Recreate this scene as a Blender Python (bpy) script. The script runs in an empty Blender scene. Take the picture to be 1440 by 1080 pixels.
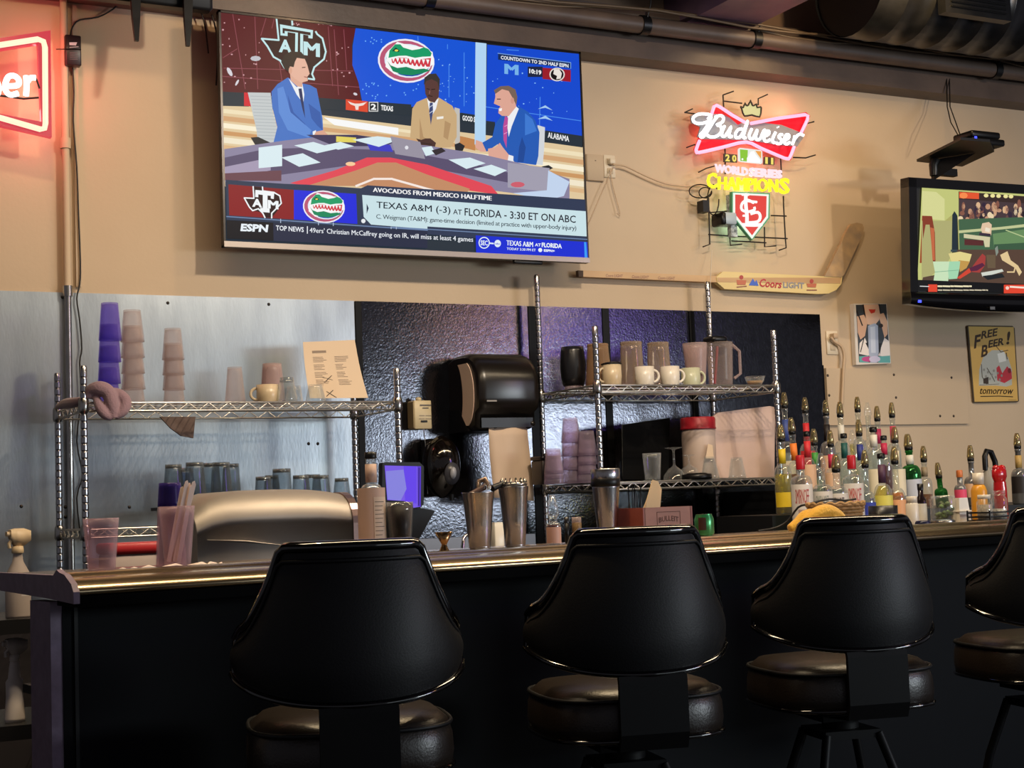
import bpy, math, random
from mathutils import Vector, Matrix
random.seed(7)
sc = bpy.context.scene
COL = sc.collection
PI = math.pi

# ------------------------------------------------------------------ camera
FPX, YAW, PITCH, ROLL = 2180.0, .4775, .0777, -.0371
CAMP = Vector((0, 0, 1.18))
CM = Matrix.Rotation(-YAW, 3, 'Z') @ Matrix.Rotation(PI/2+PITCH, 3, 'X') @ Matrix.Rotation(ROLL, 3, 'Z')
cd = bpy.data.cameras.new('camera'); cam = bpy.data.objects.new('camera', cd); COL.objects.link(cam)
cd.sensor_width = 36; cd.lens = FPX/1440*36; cd.clip_start = .05
cam.matrix_world = Matrix.Translation(CAMP) @ CM.to_4x4()
sc.camera = cam

# ------------------------------------------------------------------ light
sc.view_settings.view_transform = 'Standard'; sc.view_settings.look = 'None'
sc.view_settings.gamma = 1; sc.view_settings.use_curve_mapping = False
sc.view_settings.exposure = 0.0
sc.cycles.transparent_max_bounces = 40
sc.cycles.max_bounces = 8
sc.cycles.sample_clamp_indirect = 4
w = bpy.data.worlds.new('room_ambience'); sc.world = w; w.use_nodes = True
w.node_tree.nodes['Background'].inputs[0].default_value = (.52, .50, .56, 1)
w.node_tree.nodes['Background'].inputs[1].default_value = .20

def area(name, loc, target, sx, sy, power, color):
    l = bpy.data.lights.new(name, 'AREA'); l.shape = 'RECTANGLE'; l.size = sx; l.size_y = sy
    l.energy = power; l.color = color
    o = bpy.data.objects.new(name, l); COL.objects.link(o); o.location = loc
    o.rotation_euler = (Vector(target)-Vector(loc)).to_track_quat('-Z', 'Y').to_euler()
    return o
def spot(name, loc, target, power, color, angle, blend=.6, r=.06):
    l = bpy.data.lights.new(name, 'SPOT'); l.energy = power; l.color = color
    l.spot_size = math.radians(angle); l.spot_blend = blend; l.shadow_soft_size = r
    o = bpy.data.objects.new(name, l); COL.objects.link(o); o.location = loc
    o.rotation_euler = (Vector(target)-Vector(loc)).to_track_quat('-Z', 'Y').to_euler()
    return o
WARM = (1, .84, .66)
spot('ceiling_spot', (2.6, 3.3, 3.33), (2.5, 5.9, 1.9), 165, WARM, 120, .8, .05)
spot('ceiling_spot', (4.75, 4.9, 3.40), (4.95, 5.98, 2.95), 30, (1, .66, .30), 110, .9, .06)
spot('ceiling_spot', (5.5, 1.6, 3.0), (5.3, 5.98, 2.0), 190, (1, .82, .60), 55, .9, .06)
spot('upper_wall_fill', (4.6, 5.0, 3.5), (4.5, 6, 3.7), 16, (1, .7, .4), 150, .9, .05)  # added fill without a fixture, lifts the dark wall between joist and duct
spot('ceiling_spot', (0.9, 4.75, 3.35), (0.6, 5.98, 2.8), 24, (1, .66, .36), 100, .5, .04)
spot('ceiling_spot', (2.4, 5.0, 3.33), (1.2, 5.98, 2.4), 18, (1, .66, .36), 90, .5, .04)
area('bar_fill', (2.7, 3.5, 3.3), (2.7, 3.3, 1.0), 4.8, .2, 100, (1, .78, .50))  # warm strip added to brighten the bar, its rail and the stool seats
spot('stool_spot', (.9, 3.6, 3.33), (1.25, 3.0, .8), 60, (1, .74, .42), 40, .4, .03)
spot('stool_spot', (2.3, 3.7, 3.33), (2.2, 3.0, .8), 60, (1, .74, .42), 50, .4, .03)
area('pendant_lamp', (5.6, .8, 2.62), (3.0, 6, 1.9), .35, .25, 7, (1, .55, .2))
area('front_window', (4.4, -1.6, 1.3), (3.4, 6, 1.4), 4.0, 1.2, 18, (.84, .95, 1))
area('panel_glint_light', (7.1, -1.6, 1.75), (3.6, 6, 1.5), 2.3, .65, 140, (.86, .96, 1))  # unseen window pane added to give the black panels their silver reflection
area('violet_sign_light', (7.0, -.6, 2.65), (3.4, 6, 1.9), 1.3, .6, 13, (.36, .16, 1))

# ------------------------------------------------------------------ picture geometry -> place
def ray(px, py): return CM @ Vector(((px-720)/FPX, (540-py)/FPX, -1))
def PY(px, py, Y):
    r = ray(px, py); return CAMP + r*(Y/r.y)
def PZ(px, py, Z):
    r = ray(px, py); return CAMP + r*((Z-CAMP.z)/r.z)
def PP(px, py, p, n):
    r = ray(px, py); return CAMP + r*((Vector(p)-CAMP).dot(n)/r.dot(n))
def on(px, Y, z):
    "point at depth Y and height z that stands at image column px"
    y = 600.
    for _ in range(4):
        p = PY(px, y, Y); y += (p.z-z)*FPX/(p.y*1.1)
    return Vector((p.x, Y, z))
def mpp(p):
    "metres per pixel at a point"
    c = CM.transposed() @ (Vector(p)-CAMP); return -c.z/FPX

# ------------------------------------------------------------------ mesh helpers
class MB:
    def __init__(s): s.v = []; s.f = []; s.sm = []; s.mi = []; s.m = 0
    def add(s, vs, fs, smooth=False):
        o = len(s.v); s.v += [Vector(v) for v in vs]
        for f in fs: s.f.append([i+o for i in f]); s.sm.append(smooth); s.mi.append(s.m)
        return s
    def box(s, c, d, M=None):
        c = Vector(c); d = Vector(d)/2
        vs = [Vector((x*d.x, y*d.y, z*d.z)) for z in (-1, 1) for y in (-1, 1) for x in (-1, 1)]
        if M: vs = [M @ v for v in vs]
        return s.add([v+c for v in vs], [(0,2,3,1), (4,5,7,6), (0,1,5,4), (2,6,7,3), (0,4,6,2), (1,3,7,5)])
    def rbox(s, c, d, r=.01, M=None, seg=3):
        "box whose vertical edges are rounded and whose top/bottom rims are chamfered"
        c = Vector(c); hx, hy, hz = d[0]/2, d[1]/2, d[2]/2; r = min(r, hx*.99, hy*.99); ch = min(r*.5, hz*.5)
        def ring(z, ins):
            out = []
            for (sx, sy, a0) in ((1,1,0), (-1,1,90), (-1,-1,180), (1,-1,270)):
                for k in range(seg+1):
                    a = math.radians(a0+90*k/seg)
                    out.append(Vector((sx*(hx-r)+math.cos(a)*(r-ins), sy*(hy-r)+math.sin(a)*(r-ins), z)))
            return out
        rings = [ring(-hz, ch), ring(-hz+ch, 0), ring(hz-ch, 0), ring(hz, ch)]
        return s.loft([[c+(M @ v if M else v) for v in q] for q in rings], True, True, True)
    def loft(s, rings, closed=True, cap0=False, cap1=False, smooth=True):
        n = len(rings[0]); vs = [v for r in rings for v in r]; fs = []
        for i in range(len(rings)-1):
            for j in range(n if closed else n-1):
                k = (j+1) % n; fs.append((i*n+j, i*n+k, (i+1)*n+k, (i+1)*n+j))
        s.add(vs, fs, smooth)
        if cap0: s.add(rings[0], [list(range(n))[::-1]])
        if cap1: s.add(rings[-1], [list(range(n))])
        return s
    def lathe(s, prof, c=(0,0,0), n=20, cap=True, sx=1, sy=1):
        c = Vector(c); rings = []
        for r, z in prof:
            rings.append([c+Vector((math.cos(2*PI*k/n)*r*sx, math.sin(2*PI*k/n)*r*sy, z)) for k in range(n)])
        s.loft(rings, True, cap and prof[0][0] > 1e-5, cap and prof[-1][0] > 1e-5)
        return s
    def tube(s, pts, r, n=8, closed=False, caps=True):
        pts = [Vector(p) for p in pts]; N = len(pts); rings = []
        up = None
        for i, p in enumerate(pts):
            a = pts[(i-1) % N] if (closed or i > 0) else p
            b = pts[(i+1) % N] if (closed or i < N-1) else p
            t = (b-a)
            if t.length < 1e-9: t = Vector((0,0,1))
            t.normalize()
            if up is None: up = Vector((0,0,1)) if abs(t.z) < .9 else Vector((1,0,0))
            x = t.cross(up)
            if x.length < 1e-6: x = t.cross(Vector((1,0,0))) if abs(t.x) < .9 else t.cross(Vector((0,1,0)))
            x.normalize(); y = x.cross(t).normalized(); up = y
            rr = r[i] if isinstance(r, (list, tuple)) else r
            rings.append([p+(x*math.cos(2*PI*k/n)+y*math.sin(2*PI*k/n))*rr for k in range(n)])
        if closed: rings.append(rings[0])
        return s.loft(rings, True, caps and not closed, caps and not closed)
    def cyl(s, a, b, r0, r1=None, n=14): return s.tube([a, b], [r0, r0 if r1 is None else r1], n)
    def prism(s, pts, off):
        "closed outline pushed along off"
        pts = [Vector(p) for p in pts]; off = Vector(off); n = len(pts)
        s.add(pts, [list(range(n))]); s.add([p+off for p in pts], [list(range(n))[::-1]])
        return s.add(pts+[p+off for p in pts], [(i, i+n, (i+1) % n+n, (i+1) % n) for i in range(n)])
    def grid(s, rows, smooth=True, closed=False): return s.loft(rows, closed, smooth=smooth)
    def move(s, off):
        off = Vector(off); s.v = [v+off for v in s.v]; return s
    def xf(s, M):
        s.v = [M @ v for v in s.v]; return s

def build(name, mb, mats, parent=None, **kw):
    me = bpy.data.meshes.new(name)
    me.from_pydata([tuple(v) for v in mb.v], [], mb.f)
    me.polygons.foreach_set('use_smooth', mb.sm)
    if not isinstance(mats, (list, tuple)): mats = [mats]
    for m in mats: me.materials.append(m)
    if len(mats) > 1: me.polygons.foreach_set('material_index', mb.mi)
    me.validate(); me.update()
    o = bpy.data.objects.new(name, me); COL.objects.link(o)
    if parent: o.parent = parent
    for k, v in kw.items(): o[k] = v
    return o
def thing(name, label, cat, loc=(0,0,0), rz=0, group=None, rot=None):
    o = bpy.data.objects.new(name, None); COL.objects.link(o); o.location = loc
    o.rotation_euler = rot if rot else (0, 0, rz); o.empty_display_size = .05
    o['label'] = label; o['category'] = cat
    if group: o['group'] = group
    return o
def tag(o, label, cat, group=None):
    o['label'] = label; o['category'] = cat
    if group: o['group'] = group
    return o
def kids(o): return list(o.children)
def dup(o, loc=None, rz=None, label=None, group=None, parent=None):
    c = o.copy(); COL.objects.link(c)
    if parent: c.parent = parent
    if loc is not None: c.location = loc
    if rz is not None: c.rotation_euler = (0, 0, rz)
    if label: c['label'] = label
    if group: c['group'] = group
    for ch in kids(o): dup(ch, parent=c)
    return c

# ------------------------------------------------------------------ materials
def lin(c):
    if isinstance(c, str): c = tuple(int(c[i:i+2], 16)/255 for i in (0, 2, 4))
    return tuple((x/12.92 if x <= .04045 else ((x+.055)/1.055)**2.4) for x in c)
_M = {}
def mat(name, color, rough=.5, metal=0, emit=0, spec=None, coat=0, noise=None, bump=None, sheen=0, trans=0, stretch=None, amount=.5):
    """noise=(scale, second colour); bump=(scale, strength)"""
    if name in _M: return _M[name]
    m = bpy.data.materials.new(name); m.use_nodes = True; nt = m.node_tree; b = nt.nodes['Principled BSDF']
    c = (*lin(color), 1)
    b.inputs['Base Color'].default_value = c; b.inputs['Roughness'].default_value = rough
    b.inputs['Metallic'].default_value = metal
    if spec is not None: b.inputs['Specular IOR Level'].default_value = spec
    if coat: b.inputs['Coat Weight'].default_value = coat; b.inputs['Coat Roughness'].default_value = .08
    if sheen: b.inputs['Sheen Weight'].default_value = sheen
    if trans: b.inputs['Transmission Weight'].default_value = trans
    if emit: b.inputs['Emission Color'].default_value = c; b.inputs['Emission Strength'].default_value = emit
    vec = None
    if noise or bump:
        tc = nt.nodes.new('ShaderNodeTexCoord'); mp = nt.nodes.new('ShaderNodeMapping')
        nt.links.new(tc.outputs['Object'], mp.inputs[0]); vec = mp.outputs[0]
        if stretch: mp.inputs['Scale'].default_value = stretch
    if noise:
        n = nt.nodes.new('ShaderNodeTexNoise'); n.inputs['Scale'].default_value = noise[0]; n.inputs['Detail'].default_value = 5
        nt.links.new(vec, n.inputs['Vector'])
        r = nt.nodes.new('ShaderNodeValToRGB'); r.color_ramp.elements[0].position = amount-.2; r.color_ramp.elements[1].position = amount+.2
        r.color_ramp.elements[0].color = c; r.color_ramp.elements[1].color = (*lin(noise[1]), 1)
        nt.links.new(n.outputs[0], r.inputs[0]); nt.links.new(r.outputs[0], b.inputs['Base Color'])
    if bump:
        n = nt.nodes.new('ShaderNodeTexNoise'); n.inputs['Scale'].default_value = bump[0]; n.inputs['Detail'].default_value = 4
        nt.links.new(vec, n.inputs['Vector'])
        bp = nt.nodes.new('ShaderNodeBump'); bp.inputs['Strength'].default_value = bump[1]; bp.inputs['Distance'].default_value = .01
        nt.links.new(n.outputs[0], bp.inputs['Height']); nt.links.new(bp.outputs[0], b.inputs['Normal'])
    _M[name] = m; return m
def glass(name, tint='ffffff', refl=.5, rough=.03, base=.06, gloss='ffffff', metal=.6):
    "thin-walled glass: tinted see-through mixed with a fresnel gloss"
    if name in _M: return _M[name]
    m = bpy.data.materials.new(name); m.use_nodes = True; nt = m.node_tree; nt.nodes.clear()
    out = nt.nodes.new('ShaderNodeOutputMaterial'); mix = nt.nodes.new('ShaderNodeMixShader')
    t = nt.nodes.new('ShaderNodeBsdfTransparent'); g = nt.nodes.new('ShaderNodeBsdfPrincipled')
    t.inputs[0].default_value = (*lin(tint), 1)
    g.inputs['Base Color'].default_value = (*lin(gloss), 1); g.inputs['Metallic'].default_value = metal; g.inputs['Roughness'].default_value = rough
    lw = nt.nodes.new('ShaderNodeLayerWeight'); lw.inputs[0].default_value = .35
    ma = nt.nodes.new('ShaderNodeMath'); ma.operation = 'MULTIPLY_ADD'; ma.inputs[1].default_value = refl; ma.inputs[2].default_value = base
    ma.use_clamp = True
    nt.links.new(lw.outputs['Facing'], ma.inputs[0]); nt.links.new(ma.outputs[0], mix.inputs[0])
    nt.links.new(t.outputs[0], mix.inputs[1]); nt.links.new(g.outputs[0], mix.inputs[2]); nt.links.new(mix.outputs[0], out.inputs[0])
    _M[name] = m; return m
def emis(name, color, strength=1.0, base='101010', rough=.3):
    if name in _M: return _M[name]
    m = mat(name, base, rough); b = m.node_tree.nodes['Principled BSDF']
    b.inputs['Emission Color'].default_value = (*lin(color), 1); b.inputs['Emission Strength'].default_value = strength
    return m
def pic(name, emit, rough=.4):
    "a flat picture: colour comes from the mesh's painted attribute; emit>0 for a lit screen"
    if name in _M: return _M[name]
    m = bpy.data.materials.new(name); m.use_nodes = True; nt = m.node_tree; b = nt.nodes['Principled BSDF']
    a = nt.nodes.new('ShaderNodeAttribute'); a.attribute_name = 'Col'
    if emit:
        b.inputs['Specular IOR Level'].default_value = .08
        b.inputs['Base Color'].default_value = (.004, .004, .004, 1)
        nt.links.new(a.outputs['Color'], b.inputs['Emission Color']); b.inputs['Emission Strength'].default_value = emit
    else: nt.links.new(a.outputs['Color'], b.inputs['Base Color'])
    b.inputs['Roughness'].default_value = rough
    _M[name] = m; return m

# text outlines from Blender's built-in font, as 2-D geometry
_T = {}
def text2d(s, bold=0, shear=0, space=1):
    k = (s, bold, shear, space)
    if k in _T: return _T[k]
    twice = bold if 'M' in s or 'm' in s else 0   # the font's M breaks when swelled: draw it twice, shifted
    cu = bpy.data.curves.new('lettering', 'FONT'); cu.body = s; cu.offset = 0 if twice else bold; cu.shear = shear; cu.space_character = space
    cu.resolution_u = 2
    o = bpy.data.objects.new('lettering', cu); COL.objects.link(o)
    dg = bpy.context.evaluated_depsgraph_get(); me = bpy.data.meshes.new_from_object(o.evaluated_get(dg))
    vs = [(v.co.x, v.co.y) for v in me.vertices]; fs = [list(p.vertices) for p in me.polygons]
    bpy.data.objects.remove(o); bpy.data.curves.remove(cu); bpy.data.meshes.remove(me)
    if twice:
        n = len(vs); vs = [(x-twice*.8, y) for x, y in vs]+[(x+twice*.8, y) for x, y in vs]; fs = fs+[[i+n for i in f] for f in fs]
    x0 = min(v[0] for v in vs); x1 = max(v[0] for v in vs); y0 = min(v[1] for v in vs); y1 = max(v[1] for v in vs)
    vs = [((x-x0)/(x1-x0), (y-y0)/(y1-y0)) for x, y in vs]
    _T[k] = (vs, fs); return _T[k]

class Flat:
    """flat coloured print on a plane (screen, poster): shapes given as picture outlines, cast on to the plane"""
    def __init__(s, p, n, out=None, org=(0,0,0), step=.00004):
        s.p = Vector(p); s.n = Vector(n).normalized(); s.org = Vector(org); s.v = []; s.f = []; s.c = []; s.k = 0; s.step = step
        s.o = (0, 0); s.s = 1.0
    def crop(s, ox, oy, sc_): s.o = (ox, oy); s.s = sc_; return s
    def pt(s, x, y):
        px, py = x/s.s+s.o[0], y/s.s+s.o[1]
        return PP(px, py, s.p, s.n) + s.n*(s.k*s.step) - s.org
    def poly(s, col, pts, keep=False):
        if not keep: s.k += 1
        o = len(s.v); s.v += [s.pt(*q) for q in pts]; s.f.append(list(range(o, o+len(pts)))); s.c.append(lin(col)); return s
    def rect(s, col, x0, y0, x1, y1, keep=False): return s.poly(col, [(x0,y0),(x1,y0),(x1,y1),(x0,y1)], keep)
    def ell(s, col, cx, cy, rx, ry, n=18, rot=0, keep=False):
        c, d = math.cos(rot), math.sin(rot)
        return s.poly(col, [(cx+rx*math.cos(2*PI*k/n)*c-ry*math.sin(2*PI*k/n)*d, cy+rx*math.cos(2*PI*k/n)*d+ry*math.sin(2*PI*k/n)*c) for k in range(n)], keep)
    def line(s, col, pts, w, keep=False):
        if not keep: s.k += 1
        for (a, b) in zip(pts, pts[1:]):
            dx, dy = b[0]-a[0], b[1]-a[1]; L = math.hypot(dx, dy) or 1; nx, ny = -dy/L*w/2, dx/L*w/2; ex, ey = dx/L*w*.3, dy/L*w*.3
            s.poly(col, [(a[0]+nx-ex,a[1]+ny-ey),(b[0]+nx+ex,b[1]+ny+ey),(b[0]-nx+ex,b[1]-ny+ey),(a[0]-nx-ex,a[1]-ny-ey)], True)
        return s
    def text(s, col, t, tl, tr, h, bold=.01, shear=0, space=1, hr=None):
        "letters whose tops run from tl to tr, h high (hr at the right end)"
        s.k += 1; vs, fs = text2d(t, bold, shear, space); o = len(s.v); hr = hr or h
        for u, v in vs:
            hh = h+(hr-h)*u
            s.v.append(s.pt(tl[0]+(tr[0]-tl[0])*u, tl[1]+(tr[1]-tl[1])*u+hh*(1-v)))
        for f in fs: s.f.append([i+o for i in f]); s.c.append(lin(col))
        return s
    def build(s, name, m, parent):
        me = bpy.data.meshes.new(name); me.from_pydata([tuple(v) for v in s.v], [], s.f)
        a = me.color_attributes.new('Col', 'FLOAT_COLOR', 'CORNER')
        for poly in me.polygons:
            c = s.c[poly.index]
            for li in poly.loop_indices: a.data[li].color = (*c, 1)
        me.materials.append(m); me.update()
        o = bpy.data.objects.new(name, me); COL.objects.link(o); o.parent = parent; return o
# ================================================================== SETTING
WY = 5.98
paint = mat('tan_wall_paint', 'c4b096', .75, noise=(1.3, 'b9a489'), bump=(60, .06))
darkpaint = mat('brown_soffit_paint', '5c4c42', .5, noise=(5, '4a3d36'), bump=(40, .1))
ceilpaint = mat('dark_ceiling_paint', '3a3030', .7, noise=(3, '2c2428'))
steelsheet = mat('scuffed_steel_sheet', '8a929b', .33, metal=.8, noise=(7, 'acb5bc'), bump=(130, .035), stretch=(1, 1, .25))
blacksheet = mat('pebbled_black_sheet', '3e3f45', .13, metal=.95, bump=(115, .07), noise=(30, '4a4b52'))
blackstrip = mat('black_seam_strip', '050507', .5, spec=.15)
steel = mat('stainless_steel', 'b9b6b0', .22, metal=1, noise=(30, 'a8a5a0'))
chrome = mat('chrome', 'dcdcde', .12, metal=1)
blackplastic = mat('black_plastic', '09090b', .38, spec=.35)
blackmetal = mat('black_metal', '0d0d0f', .4, metal=.3)
whiteplastic = mat('ivory_plastic', 'd8cbb4', .45)
cablem = mat('black_cable', '14110f', .5)
screwm = mat('screw_head', '4a4540', .4, metal=.8)

def st(name, mb, m, parent=None):
    o = build(name, mb, m, parent)
    if not parent: o['kind'] = 'structure'
    return o
wall = st('wall_back', MB().box((3, WY+.1, 1.6), (14, .2, 3.24)), paint)
st('wall_upper', MB().box((3, WY+.1, 3.62), (14, .2, .8)), mat('shaded_wall_tone', '8a705a', .7, noise=(4, '735c48')))  # same wall paint; the weaker light up here is put into its browner colour
st('floor', MB().box((3, 2.2, -.05), (14, 8, .1)), mat('dark_floor', '141214', .45, noise=(6, '0c0b0c')))
st('ceiling', MB().box((3, 2.2, 4.05), (14, 8, .1)), ceilpaint)

def wx(px, py=440): return PY(px, py, WY-.01).x
zt = 2.048
def sheet(x0, x1, z0, z1, m, name, th=.008, label=None, screws=()):
    mb = MB().box(((x0+x1)/2, WY-th/2, (z0+z1)/2), (x1-x0-.003, th, z1-z0))
    o = build(name, mb, m, wall)
    if label: o['label'] = label
    for (a, b) in screws:
        p = PY(a, b, WY-th)
        build('screw', MB().lathe([(0, .0), (.007, .0), (.005, .003), (0, .004)], n=8).xf(Matrix.Translation(p) @ Matrix.Rotation(PI/2, 4, 'X')), screwm, o)
    return o
sheet(-1.2, wx(94), .85, zt, steelsheet, 'steel_panel', screws=[(30, 712), (88, 418)])
sheet(wx(94), wx(499), .85, zt, steelsheet, 'steel_panel', screws=[(236, 426), (378, 428), (92, 713), (92, 727), (182, 713), (434, 624), (447, 624)])
bl = [(508, 742), (757, 846), (856, 968), (976, 1153)]
for a, b in bl: sheet(wx(a), wx(b), .85, zt, blacksheet, 'black_panel', .010)
sheet(wx(1153), wx(1161, 560), .85, 1.80, blacksheet, 'black_panel', .010)
for a, b in [(499, 508), (742, 757), (846, 856), (968, 976)]: sheet(wx(a), wx(b), .85, zt-.001, blackstrip, 'seam_strip', .014)
q0, q1 = PY(1158, 518, WY), PY(1360, 596, WY)
o = sheet(q0.x, q1.x, q1.z, q0.z, paint, 'wall_board', .018, 'raised tan painted board behind the bottles', screws=[(1164, 528), (1257, 527), (1338, 531), (1166, 556), (1260, 559), (1341, 585), (1322, 585)])
st('wall_lower', MB().box((3, WY-.006, .42), (14, .012, .84)), mat('dark_wall_base', '1c1618', .6))
# soffit beam with rounded ledge
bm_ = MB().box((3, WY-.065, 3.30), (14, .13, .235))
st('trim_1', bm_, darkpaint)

# ceiling joists running towards the viewer
jm = mat('painted_joist', '6a5364', .5, noise=(8, '54415a'))
for k, xl in enumerate([3.97, 2.72, 1.42, .1]):
    st('trim_%d' % (k+2), MB().box((xl+.17, 3.35, 3.68), (.34, 5.25, .64)), jm)

# conduit along the beam, with couplings and cables
p = PY(860, 30, 5.76); pz = p.z
t = thing('ceiling_conduit', 'thick dark painted pipe running along the soffit above the wall', 'pipe', (3, 5.76, pz))
mb = MB().cyl((-5, 0, 0), (5, 0, 0), .038, n=16); build('pipe', mb, darkpaint, t)
for px in (604, 905, 1060, 1395):
    X = PY(px, 40, 5.76).x-3
    build('coupling', MB().cyl((X-.02, 0, 0), (X+.02, 0, 0), .045, n=16), blackmetal, t)
    build('hanger', MB().tube([(X, -.02, .0), (X+.01, -.05, .08), (X+.03, -.04, .2)], .004, 6), blackmetal, t)
cab = MB()
for j, (amp, yo) in enumerate([(.03, -.045), (.045, -.03), (.02, -.055)]):
    cab.tube([(x*.25-4, yo, .045+amp*math.sin(x*(.7+.3*j)+j)*.6) for x in range(0, 36)], .006, 6)
build('loose_cable', cab, mat('grey_brown_cable', '5a4a38', .5), t)

# round spiral duct with grille
dz = PY(1200, 50, 5.45).z
t = thing('spiral_duct', 'round black spiral air duct with a square grille near the ceiling', 'duct', (PY(1198, 50, 5.45).x, 5.45, dz+.25))
dm = mat('black_duct_metal', '1c1d20', .3, metal=.55, noise=(12, '2a2b2e'))
dr = .25
mb = MB(); pr = []
for k in range(30):
    x = k*.16; pr += [(x, dr), (x+.15, dr), (x+.153, dr+.004), (x+.157, dr+.004)]
rings = [[Vector((x, math.cos(2*PI*j/32)*r, math.sin(2*PI*j/32)*r)) for j in range(32)] for x, r in pr]
mb.loft(rings, True); build('duct_shell', mb, dm, t)
build('end_plug', MB().cyl((.012, 0, 0), (.03, 0, 0), dr-.005, n=32), blackmetal, t)
gx = PY(1377, 40, 5.17).x - t.location.x
gm = MB().box((gx, -dr-.01, -.02), (.40, .05, .34)); build('grille_frame', gm, dm, t)
for k in range(14):
    build('grille_slat', MB().box((gx, -dr-.04, -.16+k*.0215), (.34, .012, .004), Matrix.Rotation(.6, 3, 'X')), blackmetal, t)

# vertical conduit on the left
pc = PY(93, 300, WY-.03)
t = thing('wall_conduit', 'thin vertical metal conduit running down the left wall past the steel panels', 'pipe', (PY(92, 200, WY-.03).x, WY-.03, 0))
build('upper_conduit', MB().cyl((0, 0, 2.05), (0, 0, 3.18), .014), paint, t)
build('lower_conduit', MB().cyl((0, 0, .4), (0, 0, 2.05), .014), steel, t)
for z in (2.05, 2.62): build('coupling', MB().cyl((0, 0, z-.02), (0, 0, z+.02), .020), steel if z < 2.2 else paint, t)
for px, dx in ((1, -.035),): build('groove_strip', MB().box((.045, .02, 2.62), (.018, .015, 1.1)), paint, t)

# ================================================================== BACK COUNTER, BAR
counterm = mat('dull_counter_steel', '6c6c70', .4, metal=.7)
darkm = mat('black_laminate', '0c0d10', .5)
t = thing('back_counter', 'low stainless back counter with a sink between the wire racks', 'counter', (0, 0, 0))
build('countertop', MB().box((2.72, 5.45, .93), (.72, .9, .03)), counterm, t)
build('splash_ledge', MB().box((2.72, 5.84, 1.0), (.72, .1, .11)), counterm, t)
build('cabinet_body', MB().box((2.72, 5.5, .46), (.70, .8, .91)), darkm, t)
t = thing('bottle_counter', 'dark stepped back bar counter carrying the liquor bottles', 'counter', (0, 0, 0))
build('cabinet_body', MB().box((5.3, 5.28, .485), (2.3, 1.2, .97)), darkm, t)
build('countertop', MB().rbox((5.31, 5.27, .985), (2.38, 1.26, .03), .01), darkm, t)
build('tier', MB().box((5.27, 5.42, 1.05), (2.3, .96, .10)), darkm, t)
xt = on(1279, 5.3, 1.2).x; build('tier', MB().box(((4.12+xt)/2, 5.60, 1.15), (xt-4.12, .60, .10)), darkm, t)
t = thing('front_bottle_step', 'low dark step in front of the wire rack under the nearest bottles', 'counter', (0, 0, 0))
build('step_top', MB().box((3.90, 4.975, .985), (.40, .77, .03)), darkm, t); build('tier', MB().box((3.90, 5.16, 1.05), (.40, .38, .10)), darkm, t)
build('step_body', MB().box((3.90, 4.975, .485), (.38, .73, .97)), darkm, t)

BS = .134; BA = math.atan(BS)
def bar(s, tt, z): return Vector((s*math.cos(BA)-tt*math.sin(BA), 3.127+s*math.sin(BA)+tt*math.cos(BA), z))
BL0 = .665; BL1 = 6.2; BT = 1.065
goldm = mat('brushed_bronze_rail', 'c2ac8a', .2, metal=.95, noise=(14, '8c7a60'), stretch=(.15, 1, 1))
topm = mat('bar_top_laminate', '8a7868', .25, coat=.5, noise=(9, '6d5c50'))
endm = mat('purple_grey_endcap', '86768c', .5, noise=(40, '746478'))
t = thing('bar_counter', 'long black front bar with a bronze moulded rail along its edge', 'bar', bar(0, 0, 0), BA)
build('bar_top', MB().box(((BL0+BL1)/2, .335, BT-.017), (BL1-BL0, .43, .034)), topm, t)
# rail profile (t,z)
prof = [(.13, BT), (.118, BT+.006), (.104, BT+.010), (.090, BT+.009), (.074, BT+.004), (.066, BT-.001), (.058, BT-.001), (.042, BT-.004), (.026, BT-.009), (.014, BT-.015), (.004, BT-.023), (.0, BT-.031), (.010, BT-.037), (.13, BT-.037)]
build('bar_rail', MB().loft([[Vector((x, a, b)) for a, b in prof] for x in (BL0, BL1)], True, True, True), goldm, t)
build('rail_underside', MB().box(((BL0+BL1)/2, .07, BT-.049), (BL1-BL0, .125, .022)), mat('black_edge', '020202', .7, spec=.05), t)
pe = [(-.004, BT-.052), (-.004, BT-.028), (.01, BT-.012), (.05, BT+.006), (.08, BT+.010), (.098, BT+.016), (.12, BT+.004), (.55, BT+.004), (.55, BT-.035), (.16, BT-.045)]
build('end_cap', MB().prism([(BL0-.012, a, b) for a, b in pe], (.013, 0, 0)), endm, t)
build('front_panel', MB().box(((BL0+BL1)/2+.02, .20, .505), (BL1-BL0-.02, .02, 1.01)), mat('black_bar_front', '07090d', .6, spec=.12), t)
build('end_panel', MB().box((BL0+.02, .26, .505), (.03, .135, 1.01)), endm, t)
build('corner_bead', MB().box((BL0+.058, .188, .505), (.008, .006, 1.0)), blackplastic, t)
build('back_shelf', MB().box(((BL0+BL1)/2, .47, .80), (BL1-BL0-.1, .12, .02)), darkm, t)

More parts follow.
